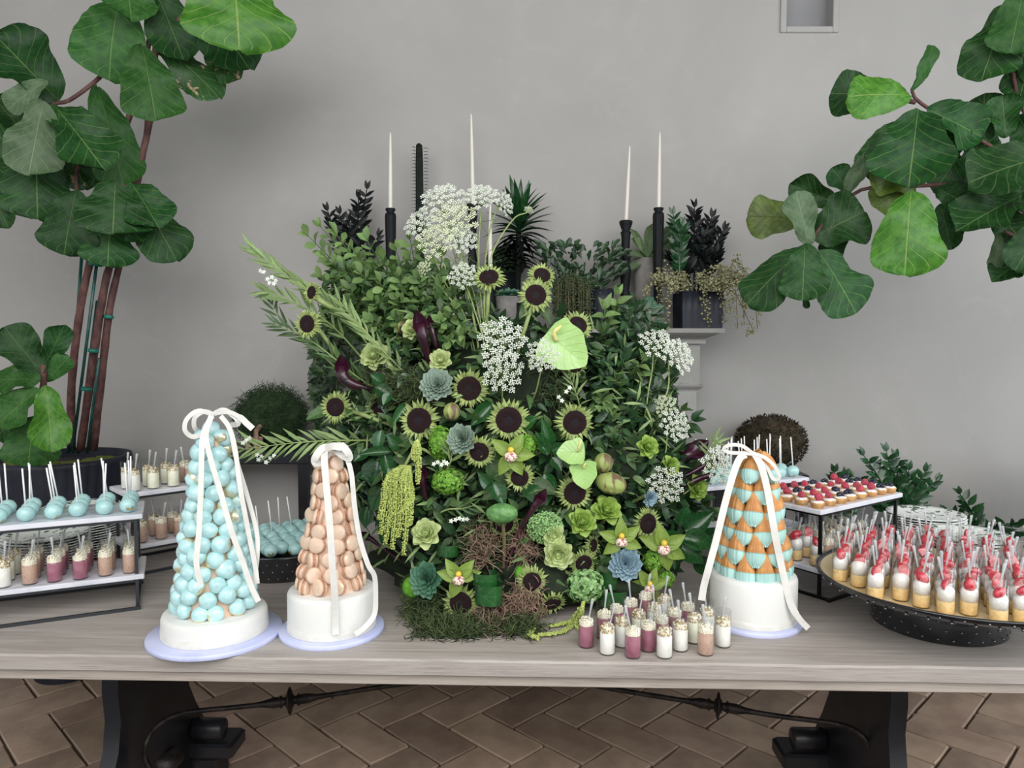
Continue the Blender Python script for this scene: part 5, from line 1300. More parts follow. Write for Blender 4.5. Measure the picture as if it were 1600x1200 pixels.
# ================================================================= THE FLOWER ARRANGEMENT
AC = Vector((0.0, 2.14, .95))       # where the stems meet, inside the moss mound
def DF(px, py, off=0.0):
    t_ = (px-795)/360; sd = .36*(1-math.sqrt(max(0.0, 1-min(1, t_*t_))))
    if py > 740: D = 1.84+sd-.05*min(1, (py-740)/200)
    else: D = 1.84+sd+.28*((740-py)/450)**1.4
    if py > 800: D = min(D, F*.69/(py-538)-.01)
    return D+off
fr_rand = random.Random(101)
arr = thing('arrangement_base', 'mossy mound in which the huge green and white flower arrangement is set', 'flower base', (0, 2.12, TZ))
mb = MB()
mb.ico((0, 0, .34), 1, 4, (.43, .20, .37), disp=.35, seed=3, freq=2.6)
mb.ico((.02, -.08, .07), 1, 3, (.36, .24, .10), disp=.35, seed=5, freq=2.6)
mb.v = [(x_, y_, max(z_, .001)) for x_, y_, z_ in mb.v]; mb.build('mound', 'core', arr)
def curl_patch(name, mm, polys, n, rad, step, parent, seed, zmin=TZ+.001):
    r = random.Random(seed); mb = MB()
    def f():
        px, py, ex, ey, off = r.choice(polys); a = r.uniform(0, 6.28); q = math.sqrt(r.random())
        x, y = px+ex*q*math.cos(a), py+ey*q*math.sin(a); D = DF(x, y, off)
        p = P(x, y, D)
        if p.z < zmin+.004: p = PZ(x, y, zmin+.004)
        p.y += r.uniform(0, .02)
        return p-Vector(parent.location), Vector((0, -.7, .5))
    curls(mb, f, n, r, rad, 6, step, 2.6)
    mb.v = [(a, b, max(c, .0012)) for a, b, c in mb.v]
    return stuff(mb.build(name, mm, parent))
curl_patch('green_moss', 'moss', [(690, 975, 50, 16, 0), (660, 950, 25, 18, .0), (740, 985, 50, 10, 0), (815, 985, 30, 9, 0), (705, 990, 60, 8, 0)], 1500, .0010, .011, arr, 5)
curl_patch('brown_curly_moss', 'mossB', [(795, 960, 42, 22, -.01), (820, 950, 22, 26, -.015), (762, 975, 22, 14, -.01), (752, 858, 16, 30, .02), (818, 860, 8, 20, .03)], 900, .0011, .012, arr, 6)
curl_patch('trailing_moss', 'moss', [(870, 600, 30, 40, .02), (600, 590, 40, 30, .02), (740, 850, 20, 30, .03), (640, 605, 14, 24, .0)], 500, .0009, .013, arr, 7)

def outward(px, py):
    return Vector(((px-795)/420, -1, -(py-720)/700)).normalized()
def stem_to_core(t, head, nrm, mm='stem', rad=.0045, name='stem', via=None, to=None):
    """curved stem from behind a flower head into the mound, in the thing's own space"""
    a = Vector(head); b = Vector(to) if to is not None else AC+Vector(((a.x)*.35, -.0, (a.z-1.15)*.25))
    if via: pts = [a-nrm*.006]+[Vector(v) for v in via]+[b]
    else: pts = [a-nrm*.006, a-nrm*.05+Vector((0, 0, -.015)), a.lerp(b, .55)+Vector((0, .0, -.02)), b]
    mb = MB(); mb.tube(curve([p-a for p in pts], 5), rad, 7, cap=False); return mb.build(name, mm, t)

# --- sunflowers
DISC = []; BRA = []; W_SP = lambda u_: interp([(0, .75), (.25, 1), (.5, .82), (.75, .42), (1, .01)], u_)
for s_ in range(3):
    mb = MB(); mb.lathe([(1.0, -.16), (1.02, .0), (.92, .14), (.70, .20), (.42, .17), (.3, .13)], 36, cap=False, rf=lambda a_, i, s_=s_: 1+.02*math.sin(9*a_+s_)); mb.lathe([(.3, .13), (.22, .15), (.0, .17)], 36, cap=False, m=1)
    r = random.Random(s_)
    for i in range(150):
        q = i*2.39996; rr = .38+.62*math.sqrt(i/150); z = .19-.20*max(0, rr-.55)**1.5*2
        mb.ico((rr*math.cos(q), rr*math.sin(q), z), .055, 0, (1, 1, 1.4))
    DISC.append(mb.mesh('disc', ['disc', 'disc2']))
for s_ in range(4):
    r = random.Random(30+s_); mb = MB()
    for lay, (n_, L_, el, w_) in enumerate(((24, .70, .5, .25), (24, .80, .1, .27), (22, .82, -.3, .28))):
        for i in range(n_):
            q = 2*PI*(i+.33*lay)/n_+r.uniform(-.08, .08); e = el+r.uniform(-.25, .25)
            d = Vector((math.cos(q)*math.cos(e), math.sin(q)*math.cos(e), math.sin(e)))
            b_ = Vector((math.cos(q)*.93, math.sin(q)*.93, -.02-.08*lay))
            mb.leaf(frame(b_, d, Vector((0, 0, 1))*math.cos(e)-Vector((math.cos(q), math.sin(q), 0))*math.sin(e)), L_*r.uniform(.65, 1.2), w_, W_SP, 5, 1, cup=.25, droop=r.uniform(-.35, .5))
    mb.lathe([(.2, -.42), (.6, -.34), (.98, -.14)], 24, m=0, cap=False)
    BRA.append(mb.mesh('bracts', 'bract'))
SF = [ # px, py, disc diameter px, facing x, z, depth offset, distinguishing words
 (487, 457, 20, -.75, .1, -.23, 'uppermost of two at the far left edge, turned away'),
 (480, 506, 27, -.4, .0, -.2, 'lower of two at the far left edge'),
 (524, 636, 29, -.15, .05, .0, 'far left over the macaron tower, with a heart-shaped leaf'),
 (592, 635, 27, -.3, .0, .06, 'half hidden, between left pair in the middle'),
 (655, 657, 40, -.2, .1, .0, 'large, below the left grey-green succulent'),
 (733, 607, 38, -.05, .05, .0, 'right of the upper succulent rosette'),
 (795, 656, 41, .0, .0, -.01, 'the largest, at the centre of the arrangement'),
 (898, 660, 38, .15, .0, .0, 'large, above the curled green anthurium'),
 (749, 706, 30, -.05, -.1, -.01, 'touching the middle succulent rosette'),
 (812, 746, 28, .0, -.2, -.01, 'small-centred, below the pink-lipped orchid'),
 (764, 433, 30, -.1, .75, -.02, 'on a tall stem below the short candle'),
 (847, 430, 26, .2, .55, .04, 'behind the tall front one near the mantel'),
 (837, 461, 33, .15, .12, -.02, 'on a tall stem above the lace flowers'),
 (903, 508, 29, .3, .45, .03, 'peeking above the large pale anthurium'),
 (899, 570, 25, .4, -.1, .02, 'half hidden below the large pale anthurium'),
 (898, 770, 36, .2, .0, .0, 'below the curled green anthurium'),
 (1012, 818, 32, .55, .05, .0, 'far right above the orchids'),
 (912, 880, 27, .25, -.2, .02, 'right of the lime roses, low down'),
 (831, 909, 30, .1, .0, -.01, 'low centre right, above the brown moss'),
 (863, 943, 28, .3, -.75, .0, 'drooping at the bottom, right of the brown moss'),
 (720, 942, 36, -.15, .0, -.01, 'lowest left, on the mossy foot'),
 (786, 818, 32, .0, -.3, .05, 'shaded, behind the wrinkled green pod'),
 (927, 852, 20, 1.3, .1, .02, 'seen edge-on, right of the lime roses')]
for i, (px, py, dp, fx, fz, off, wh) in enumerate(SF):
    D = DF(px, py, off); p = P(px, py, D); s_ = dp/2/F*D; n = Vector((fx, -1, fz)).normalized()
    t = thing('sunflower', f'dark-centred green sunflower, {wh}', 'sunflower', tuple(p), group='green sunflowers in the arrangement')
    T = zframe((0, 0, 0), n, s_, fr_rand.uniform(0, 6)); put('disc', DISC[i % 3], t, T); 
    stuff(put('bracts', BRA[i % 4], t, zframe((0, 0, 0), n, s_*(1.0 if dp > 30 else 1.06), fr_rand.uniform(0, 6))))
    if i == 0: stem_to_core(t, p, n, via=[P(500, 470, D+.0), P(560, 510, 2.0), P(625, 595, 1.98)], rad=.0065)
    elif i == 2: stem_to_core(t, p, n, via=[P(548, 642, D+.02), P(585, 655, 1.96), P(630, 680, 2.0)], rad=.006)
    elif i in (10, 12, 11): stem_to_core(t, p, n, via=[P(px-(2 if i == 10 else 16), py+50, D+.01), P(px-(4 if i == 10 else 30), py+110, D+.04)], rad=.0055)
    else: stem_to_core(t, p, n, rad=.006)
    if i in (2, 20, 8, 9, 17, 18, 4, 12):
        lm = MB(); lm.leaf(None, 1, 1, W_HT, 8, 2, cup=.15, droop=.25, wave=.03); lm = lm.mesh('leaf', 'leafM')
        for (dx, dy, L_) in {2: ((58, 18, .075), (-30, 12, .06)), 8: ((34, 40, .08),), 9: ((-48, 30, .07), (45, 20, .07)), 4: ((-30, 52, .07), (50, 40, .06)), 12: ((22, 42, .05), (-24, 36, .045))}.get(i, ((-30, 40, .07), (44, 10, .065))):
            b_ = P(px+dx*.45, py+dy*.45, D+.02)-p; e_ = P(px+dx*1.6, py+dy*1.4, D+.0)-p
            put('leaf', lm, t, frame(b_, e_-b_, (fr_rand.uniform(-.3, .3), -1, .5)) @ Matrix.Diagonal((L_, L_*.62, L_*.8, 1)))

# --- roses
def rose(px, py, dp, mm, wh, fx=0, fz=.3, off=-.01, stemm='stem', upright=False):
    D = DF(px, py, off); p = P(px, py, D); rad = dp/2/F*D; n = Vector((fx, -1 if not upright else -.5, fz)).normalized(); r = random.Random(px)
    t = thing('green_rose', f'{wh}', 'rose', tuple(p), group='lime green roses in the arrangement')
    mb = MB()
    W_RO = lambda u_: interp([(0, .35), (.2, .75), (.5, 1), (.8, .98), (.93, .75), (1, .35)], u_)
    for lay, (nn, el, L_, W_, r0) in enumerate(((3, 1.5, .95, .7, .06), (4, 1.42, 1.05, .95, .16), (5, 1.25, 1.1, 1.1, .26), (6, 1.0, 1.1, 1.15, .34), (6, .65, 1.05, 1.1, .38))):
        for i in range(nn):
            q = 2*PI*i/nn+lay*.7+r.uniform(-.2, .2); e2 = el+r.uniform(-.12, .12); d = Vector((math.cos(q)*math.cos(e2), math.sin(q)*math.cos(e2), math.sin(e2)))
            mb.leaf(frame(Vector((math.cos(q), math.sin(q), 0))*r0+Vector((0, 0, -.62)), d, -Vector((math.cos(q), math.sin(q), 0))*math.sin(e2)+Vector((0, 0, 1))*math.cos(e2)), L_, W_, W_RO, 6, 2, cup=.28, droop=.10+.07*lay, wave=.05, ph=r.uniform(0, 6))
    mb.ico((0, 0, -.2), .35, 1)
    stuff(mb.build('petals', mm, t, zframe((0, 0, 0), n, rad)))
    stem_to_core(t, p, n, rad=.003)
rose(583, 554, 35, 'rose', 'pale lime rose, upper left, by the large purple calla', -.3, .4)
rose(688, 562, 27, 'rose', 'pale lime rose below the pair of purple callas', 0, .3)
rose(642, 513, 26, 'rose', 'small lime rose left of the upright purple calla', -.4, .4)
rose(664, 832, 36, 'rose', 'single lime rose low left beside the amaranthus', -.2, .6)
rose(949, 795, 36, 'rose2', 'ruffled green rose right of the round pods', .2, .7)
rose(911, 814, 34, 'rose2', 'bright yellow-green ruffled rose under a sunflower', .1, .6)
rose(866, 838, 28, 'rose', 'upper of two pale roses at lower centre right', 0, .2, -.02)
rose(873, 868, 36, 'rose', 'lower of two pale roses at lower centre right', 0, 0, -.03)
rose(1014, 697, 27, 'rose2', 'green rosebud below the right lace flowers', .3, .4)
rose(1050, 727, 24, 'rose2', 'small green rosebud at the right edge', .5, .3)
rose(1092, 762, 30, 'rose2', 'green rosebud furthest right, by the madeleine tower', .6, .2)

# --- succulents
def succ(px, py, dp, mm, wh, fx, fz, n_=64, off=-.02, wf=W_OB):
    D = DF(px, py, off); p = P(px, py, D); n = Vector((fx, -1, fz)).normalized()
    t = thing('succulent_rosette', wh, 'succulent', tuple(p), group='succulent rosettes in the arrangement')
    rad = dp/2/F*D*1.12; ga = 2.39996; r = random.Random(px); T0 = zframe((0, 0, 0), n, 1)
    q_ = MB(); q_.leaf(None, 1, .60, (lambda u_: interp([(0, .35), (.3, .7), (.6, .97), (.8, 1), (.93, .7), (1, .05)], u_)), 6, 1, cup=.22, droop=-.10); lm = q_.mesh('leaf', mm)
    for i in range(n_):
        f = math.sqrt((i+.5)/n_); q = i*ga; L = rad*(.18+.84*f); el = (1-f)*1.25+.06+.14*(i % 2)
        d = Vector((math.cos(q)*math.cos(el), math.sin(q)*math.cos(el), math.sin(el)))
        b_ = Vector((math.cos(q), math.sin(q), 0))*rad*.05+Vector((0, 0, rad*.28*(1-f)))
        put('leaf', lm, t, T0 @ frame(b_, d, Vector((0, 0, 1))-d*.1) @ Matrix.Diagonal((L, L*(.85 if f > .3 else 1.2), L, 1)))
    stem_to_core(t, p, n, rad=.006)
succ(683, 603, 50, 'succ1', 'grey-green succulent rosette, upper left of the arrangement', -.1, .35)
succ(723, 686, 46, 'succ1', 'grey-green succulent rosette in the middle, touching a sunflower', -.4, .2)
succ(668, 905, 54, 'succ3', 'teal green succulent rosette low left above the moss', -.35, .2, 46, wf=W_OV)
succ(977, 881, 50, 'succ2', 'pale blue succulent rosette, low right', -.1, .2, 60)
succ(1014, 778, 26, 'succ2', 'small dark blue succulent at the right', .3, -.1, 30, off=.0)

# --- anthuriums
def anthurium(px, py, dp, wh, n, tipdir, sp=1.0, off=-.06, mmk='anth'):
    D = DF(px, py, off); p = P(px, py, D); n = Vector(n).normalized(); s_ = dp/F*D
    t = thing('anthurium', wh, 'anthurium', tuple(p), group='pale green anthuriums')
    x = Vector(tipdir); x = (x-n*x.dot(n)).normalized()
    T = frame(-x*s_*.38, x, n)
    mb = MB(); mb.leaf(T, s_*1.02, s_*.98, lambda u_: interp([(0, .5), (.05, .85), (.15, 1), (.35, 1), (.6, .86), (.8, .6), (.93, .3), (1, .05)], u_), 14, 5, cup=.05, droop=.04, wave=.010); mb.build('spathe', 'anth', t)
    a = -x*s_*.14+n*.004; mb = MB(); mb.tube(curve([a, a+(-x*.2+n*.5+Vector((0, 0, .5)))*s_*.22*sp, a+(n*.35+Vector((.35, 0, .9))*.8)*s_*.38*sp], 5), [s_*.045]*5+[s_*.04]*4+[s_*.03, s_*.012], 10); mb.build('spadix', 'spadix', t)
    stem_to_core(t, p, n, 'stem', .0035)
anthurium(877, 539, 78, 'large pale green anthurium near the top centre right', (-.05, -1, .15), (.9, 0, -.75))
anthurium(897, 706, 44, 'upper of two small curled anthuriums at centre right', (-.2, -1, .5), (-1, -.2, .1), 1.3)
anthurium(912, 737, 44, 'lower of two small curled anthuriums at centre right', (.1, -1, .1), (.1, 0, -1), .6)

# --- pods
def pod(px, py, w_, h_, mm, wh, rot=0, ribs=True, off=-.02, name='seed_pod'):
    D = DF(px, py, off); p = P(px, py, D); sx, sz = w_/2/F*D, h_/2/F*D
    t = thing(name, wh, 'seed pod', tuple(p)); mb = MB(); V, Fc = ICO[3]; vs = []
    for v in V:
        a = math.atan2(v[1], v[0]); k = 1+(.035*math.cos(9*a)*(1-abs(v[2])) if ribs else .10*noise.noise(Vector(v)*6))
        vs.append((v[0]*sx*k, v[1]*min(sx, sz)*k, v[2]*sz))
    mb.add(vs, Fc, Matrix.Rotation(rot, 4, 'Y')); mb.build('pod', mm, t); stem_to_core(t, p, Vector((0, -1, 0)), 'stemD', .003)
    return t
pod(943, 723, 30, 31, 'pod', 'round striped green seed pod beside the small anthuriums')
pod(955, 755, 34, 50, 'pod', 'long striped green seed pod under the round pod', PI/2+.25)
pod(706, 643, 26, 28, 'pod', 'small round brownish pod between the two left succulents')
pod(628, 512, 18, 20, 'pod', 'small green pod left of the upright callas', off=.02)
t = pod(784, 802, 50, 32, 'lotus', 'oval wrinkled dark green pod on a stalk, lower centre', 0, False, -.03)
mb = MB(); p = P(784, 802, DF(784, 802, -.03)); mb.tube(curve([Vector((0, 0, 0)), P(788, 850, 1.83)-p, P(786, 900, 1.86)-p], 5), .0045, 8); mb.build('stalk', 'stemB', t)

# --- orchids
def orchid(px, py, s_px, pet, wh, off=-.03):
    D = DF(px, py, off); p = P(px, py, D); s_ = s_px/F*D
    t = thing('green_orchid', wh, 'orchid', tuple(p), group='green orchids with pink lips')
    q = MB(); q.leaf(None, 1, .58, W_OV, 6, 2, cup=.25, droop=.25); lm = q.mesh('petal', 'orch')
    for a_ in pet:
        a = math.radians(a_); d = Vector((math.cos(a), -.15, math.sin(a))); put('petal', lm, t, frame((0, 0, 0), d, (0, -1, .2)) @ Matrix.Scale(s_, 4))
    mb = MB(); mb.ico((0, -.012, -.004), s_*.26, 2, (1, .9, .8), disp=.35, seed=px, freq=4); mb.build('lip', 'lip', t)
    mb = MB(); mb.ico((0, -.014, s_*.22), s_*.13, 2, (1, 1.2, 1)); mb.build('throat', 'lipy', t)
    stem_to_core(t, p, Vector((0, -1, 0)), rad=.0028)
orchid(798, 710, 38, (-120, -60, 0, 60, 140), 'green orchid with pink lip right below the largest sunflower')
orchid(717, 902, 36, (125, 50, 165, 15, -110), 'green orchid above the lowest left sunflower')
orchid(970, 843, 36, (160, 35, -20, -140, 90), 'left orchid of the pair over the blue succulent')
orchid(1036, 855, 40, (155, 30, -25, -75, 100), 'right orchid of the pair beside the far right sunflower')
orchid(1014, 916, 32, (120, 20, -60, 170, 70), 'lowest orchid, just above the front mousse cups')

# --- calla lilies
def calla(pts, radii, wh, stem_pts, fl=1.0):
    p0 = P(*pts[0]); t = thing('purple_calla', wh, 'calla lily', tuple(p0), group='black-purple callas')
    cv = curve([P(*q)-p0 for q in pts], 5); n = len(cv); rr = [.78*interp([(i/(len(radii)-1), v) for i, v in enumerate(radii)], k/(n-1)) for k in range(n)]
    rr[0] *= 1.45; rr[1] *= 1.22; rr[2] *= 1.08
    mb = MB(); mb.tube(cv, rr, 14, cap=False)
    # flared rim folded to one side
    d = (cv[0]-cv[1]).normalized(); mb.leaf(frame(cv[0]-d*rr[0]*.8, d+Vector((0, -.2, .1)), Vector((.3, -1, .2))), rr[0]*2.9*fl, rr[0]*2.1, W_HT, 8, 3, cup=.35, droop=-.2)
    mb.build('spathe', 'calla', t)
    cv = curve([P(*q)-p0 for q in stem_pts], 5); mb = MB(); mb.tube(cv, .0045, 8, cap=False); mb.build('stem', 'stemP', t)
calla([(534, 572, 1.98), (536, 588, 1.98), (550, 600, 1.98), (572, 606, 1.99), (592, 610, 2.0)], [.017, .021, .018, .011, .006], 'large black-purple calla curving at the upper left', [(585, 609, 2.0), (620, 615, 2.03), (680, 650, 2.1)], .9)
calla([(655, 508, 1.93), (660, 525, 1.93), (666, 548, 1.94), (674, 570, 1.96), (680, 585, 1.98)], [.018, .020, .014, .010, .006], 'left black-purple calla of the upright pair', [(679, 582, 1.98), (690, 620, 2.02), (700, 680, 2.1)])
calla([(672, 505, 1.98), (676, 520, 1.98), (682, 540, 1.98), (688, 560, 1.99)], [.010, .014, .010, .006], 'right thin black-purple calla of the upright pair', [(687, 558, 1.99), (700, 620, 2.04), (710, 680, 2.1)])
calla([(1082, 705, 2.02), (1072, 712, 2.0), (1062, 722, 2.0), (1056, 735, 2.0)], [.022, .016, .010, .006], 'black-purple calla at the right under the small lace flowers', [(1056, 734, 2.0), (1040, 770, 2.04), (960, 800, 2.1)])
calla([(1112, 722, 2.02), (1100, 728, 2.02), (1082, 738, 2.02), (1066, 746, 2.02)], [.010, .011, .009, .006], 'upper thin dark calla pointing right at the madeleine tower', [(1066, 746, 2.02), (1030, 765, 2.05), (960, 800, 2.1)])
calla([(1108, 743, 1.98), (1092, 748, 1.98), (1076, 756, 1.98), (1060, 764, 2.0)], [.008, .011, .008, .005], 'lower thin dark calla pointing right at the madeleine tower', [(1061, 764, 2.0), (1020, 785, 2.03), (960, 810, 2.1)])
calla([(843, 778, 1.82), (836, 790, 1.82), (826, 806, 1.83), (814, 826, 1.84)], [.014, .012, .008, .005], 'dark calla on a long purple stem, lower centre', [(814, 826, 1.84), (800, 862, 1.85), (783, 905, 1.86), (778, 925, 1.9)])
calla([(572, 838, 2.0), (582, 844, 2.0), (592, 852, 2.0)], [.010, .009, .005], 'dark calla lying low at the left towards the macaron tower', [(592, 852, 2.0), (620, 872, 1.98), (645, 888, 1.97), (680, 900, 2.0)])
calla([(658, 740, 1.88), (660, 752, 1.88), (665, 775, 1.89), (672, 800, 1.9)], [.014, .013, .009, .005], 'dark calla stem standing beside the lower left rose', [(672, 800, 1.9), (680, 830, 1.9), (690, 875, 1.93)])

# --- amaranthus strands
def amaranthus(lst, wh, rad=.006, loc0=None, mm='amar'):
    p0 = P(*lst[0][0]); t = thing('amaranthus', wh, 'amaranthus', tuple(p0)); r = random.Random(len(lst)+int(lst[0][0][0]))
    for run in lst:
        cv = curve([P(*q)-p0 for q in run], 10); mb = MB(); n = len(cv)
        for k in range(n-1):
            f = k/n; rr = rad*(.35+.75*math.sin(PI*min(1, .15+.85*(1-f)))) if k else rad*.6
            for i in range(11):
                q = r.uniform(0, 6.28); p = cv[k].lerp(cv[k+1], r.random())+Vector((math.cos(q)*rr, math.sin(q)*rr, r.uniform(-.002, .002)))
                mb.ico(p, rad*.36*r.uniform(.7, 1.2), 0)
        mb.tube(cv, [rad*.7*(1-.6*k/n) for k in range(n)], 6)
        stuff(mb.build('strand', mm, t))
    return t
    return t
A = []
for x0, y0, x1, y1 in ((606, 745, 594, 835), (612, 742, 602, 850), (620, 742, 613, 858), (628, 748, 622, 840), (634, 755, 631, 868), (640, 765, 640, 822), (603, 752, 592, 812), (644, 775, 626, 800), (618, 745, 608, 822)):
    A.append([(632+(x0-620)*.35, 728, 1.86), (x0, y0, 1.83), ((x0+x1)/2+2, (y0+y1)/2, 1.825), (x1, y1, 1.825)])
AT = amaranthus(A, 'hanging tassels of yellow-green amaranthus at the lower left', .0062)
amaranthus([[(652, 688, 1.82), (654, 700, 1.81), (654, 725, 1.81), (653, 755, 1.81)], [(650, 690, 1.82), (647, 705, 1.815), (648, 720, 1.815)]], 'single hanging amaranthus strand below a large left sunflower', .006)
def PT(px, py): q = PZ(px, py, TZ+.008); return (px, py, q.y)
amaranthus([[(905, 950, 1.76), PT(900, 966), PT(885, 984), PT(862, 990), PT(842, 992)], [(912, 940, 1.76), (908, 958, 1.74), PT(902, 976), PT(912, 990)], [PT(860, 978), PT(875, 975), PT(892, 970), (905, 955, 1.77)], [PT(838, 980), PT(828, 990), PT(840, 998)]], 'amaranthus strands lying on the table right of the brown moss', .0058)
mb = MB(); mb.tube([q-AT.location for q in curve([P(720, 790, 2.0), P(700, 735, 1.9), P(655, 700, 1.87), P(632, 728, 1.86)], 5)], .004, 7); mb.build('stem', 'stem', AT)

# --- clustered green heads
def cluster(px, py, w_, h_, mm, wh, nm, n_=220, off=.0, bead=.0045, petal=True):
    D = DF(px, py, off); p = P(px, py, D); sx, sz = w_/2/F*D, h_/2/F*D; t = thing(nm, wh, 'flower head', tuple(p)); r = random.Random(px+py); mb = MB()
    mb2 = MB(); mb2.ico((0, .012, 0), 1, 2, (sx*.85, sx*.6, sz*.85))
    for i in range(n_):
        v = Vector((r.gauss(0, 1), -abs(r.gauss(0, 1)), r.gauss(0, 1))).normalized(); c = Vector((v.x*sx, v.y*sx*.7, v.z*sz))*r.uniform(.88, 1.05)
        if petal:
            for k in range(4):
                q = k*PI/2+r.uniform(0, .5); T0 = zframe(c, v+Vector((r.uniform(-.3, .3), 0, r.uniform(-.3, .3))))
                mb.leaf(T0 @ Matrix.Rotation(q, 4, 'Z') @ Matrix.Rotation(-.4, 4, 'Y'), bead*1.7, bead*1.6, W_OB, 2, 1, cup=.2)
        else: mb.ico(c, bead*r.uniform(.7, 1.1), 0)
    mb2.build('core', mm, t); stuff(mb.build('florets', mm, t)); stem_to_core(t, p, Vector((0, -1, 0)), rad=.004)
cluster(688, 692, 34, 52, 'hydr', 'bright green hydrangea head left of the middle succulent', 'hydrangea', 150)
cluster(700, 752, 50, 38, 'hydr', 'bright green hydrangea head above the amaranthus gap', 'hydrangea', 170, .02)
cluster(822, 697, 30, 34, 'hydr', 'small bright hydrangea head right of the pink-lipped orchid', 'hydrangea', 110, .01)
cluster(1022, 876, 34, 34, 'hydr', 'bright green hydrangea head below the right orchid', 'hydrangea', 120)
cluster(1040, 905, 26, 26, 'hydr', 'small green hydrangea head lowest at the right', 'hydrangea', 80)
cluster(852, 824, 56, 50, 'sedum', 'pale sea-green sedum head behind the two pale roses', 'sedum', 520, .01, .0030, False)
cluster(915, 915, 60, 50, 'sedum', 'loose light green leafy head at the bottom right', 'green_flower_head', 140, .0, .006)
cluster(845, 692, 22, 26, 'hydr', 'tiny green head right of the central sunflower', 'hydrangea', 70, .02)
def fluff(px, py, w_, wh, off=0):
    D = DF(px, py, off); p = P(px, py, D); s_ = w_/2/F*D; t = thing('dianthus_ball', wh, 'flower head', tuple(p)); mb = MB(); r = random.Random(px)
    mb2 = MB(); mb2.ico((0, 0, 0), s_*.8, 2); mb2.build('core', 'fluff', t)
    for i in range(900):
        v = Vector((r.gauss(0, 1), r.gauss(0, 1), r.gauss(0, 1))).normalized(); mb.leaf(frame(v*s_*.72, v+Vector((r.uniform(-.3, .3), r.uniform(-.3, .3), r.uniform(-.3, .3))), (0, -1, .3)), s_*.32, .0016, W_LA, 1, 1)
    stuff(mb.build('bristles', 'fluff', t)); stem_to_core(t, p, Vector((0, -1, 0)), rad=.003)
fluff(645, 917, 42, 'fluffy bright green ball at the lowest left of the arrangement', -.0)
fluff(664, 890, 30, 'smaller fluffy green ball behind the teal succulent', .03)
fluff(815, 895, 26, 'small fluffy green ball left of the low centre sunflower', .01)

# --- glossy looped leaves and broad glossy leaves
def loop(px, py, w_, h_, wh, off=-.02):
    D = DF(px, py, off); p = P(px, py, D); a, b = w_/2/F*D, h_/2/F*D; t = thing('looped_leaf', wh, 'leaf', tuple(p), group='looped glossy leaves'); mb = MB(); pts = []
    for k in range(17): q = math.radians(-150+300*k/16); pts.append((-a*.2+a*math.sin(q)*1.0, -a*.9*math.cos(q), .1*b*math.sin(k*.4)))
    mb.strip(pts, [b*2*(1-.4*(k/16)**3) for k in range(17)], hint=(0, -.01, 0), th=.0006) if False else None
    vs = []; fs = []; uv = []
    for k, (x, y, z) in enumerate(pts):
        for j in range(5): vs.append((x, y, z+b*(j/2-1)*(1-.12*((k-8)/8)**2))); uv.append((k/16, j/4))
    for k in range(16):
        for j in range(4): fs.append((k*5+j, (k+1)*5+j, (k+1)*5+j+1, k*5+j+1))
    mb.add(vs, fs, None, 0, uv); mb.build('leaf', 'leafG', t)
loop(762, 903, 40, 20, 'looped dark glossy leaf above the brown moss, upper one')
loop(768, 926, 44, 32, 'looped dark glossy leaf above the brown moss, lower one', -.03)
loop(703, 858, 34, 18, 'looped glossy leaf right of the single low rose', .02)
loop(955, 905, 30, 26, 'looped glossy leaf under the blue succulent, upper one', .01)
loop(962, 932, 46, 26, 'looped glossy leaf behind the front mousse cups', .0)
bl = MB(); bl.leaf(None, 1, 1, W_OV, 8, 2, cup=.18, droop=.15); BLM = bl.mesh('leaf', 'leafG')
def glossy_branch(wh, root, leaves):
    p0 = P(*root); t = thing('magnolia_sprig', wh, 'leaf sprig', tuple(p0), group='glossy broad-leaved sprigs')
    mb = MB()
    for (bx, by, tx_, ty_, w_, off) in leaves:
        D = DF(bx, by, off); b_, e_ = P(bx, by, D+.01), P(tx_, ty_, D-.01); L_ = (e_-b_).length
        put('leaf', BLM, t, Matrix.Translation(-p0) @ frame(b_, e_-b_, (fr_rand.uniform(-.3, .3), -1, fr_rand.uniform(0, .7))) @ Matrix.Diagonal((L_, w_/F*D, L_, 1)))
        mb.tube([Vector((0, 0, 0)), (b_-p0)*.5+Vector((0, .02, 0)), b_-p0], .0022, 5, cap=False)
    mb.build('stem', 'stemD', t)
glossy_branch('glossy broad leaves left of the large left sunflower', (640, 700, 2.02), [(596, 672, 588, 708, 22, 0), (612, 706, 560, 708, 16, -.01), (606, 720, 610, 740, 30, 0), (600, 705, 612, 755, 22, -.01), (545, 715, 530, 700, 22, 0), (625, 700, 605, 680, 22, 0), (600, 640, 560, 630, 0.1, .1)][:6])
glossy_branch('glossy broad leaves between the two upper sunflowers at left', (640, 620, 2.02), [(585, 605, 620, 625, 24, -.01), (610, 615, 598, 632, 16, -.02), (640, 585, 620, 605, 20, 0), (600, 600, 580, 585, 22, .01), (640, 630, 610, 665, 16, 0)])
glossy_branch('glossy upright leaves right of the central sunflower', (860, 700, 2.02), [(860, 700, 848, 655, 22, 0), (862, 705, 888, 695, 20, -.01), (858, 710, 838, 675, 20, 0), (862, 715, 878, 735, 20, 0), (850, 740, 870, 770, 24, .01), (815, 670, 840, 650, 20, .0)])
glossy_branch('broad dull leaves left of the central sunflower', (760, 690, 2.02), [(770, 630, 735, 665, 26, .01), (770, 755, 790, 790, 26, 0), (770, 760, 748, 740, 24, .01), (820, 775, 840, 760, 34, .0), (848, 745, 855, 790, 34, .01)])
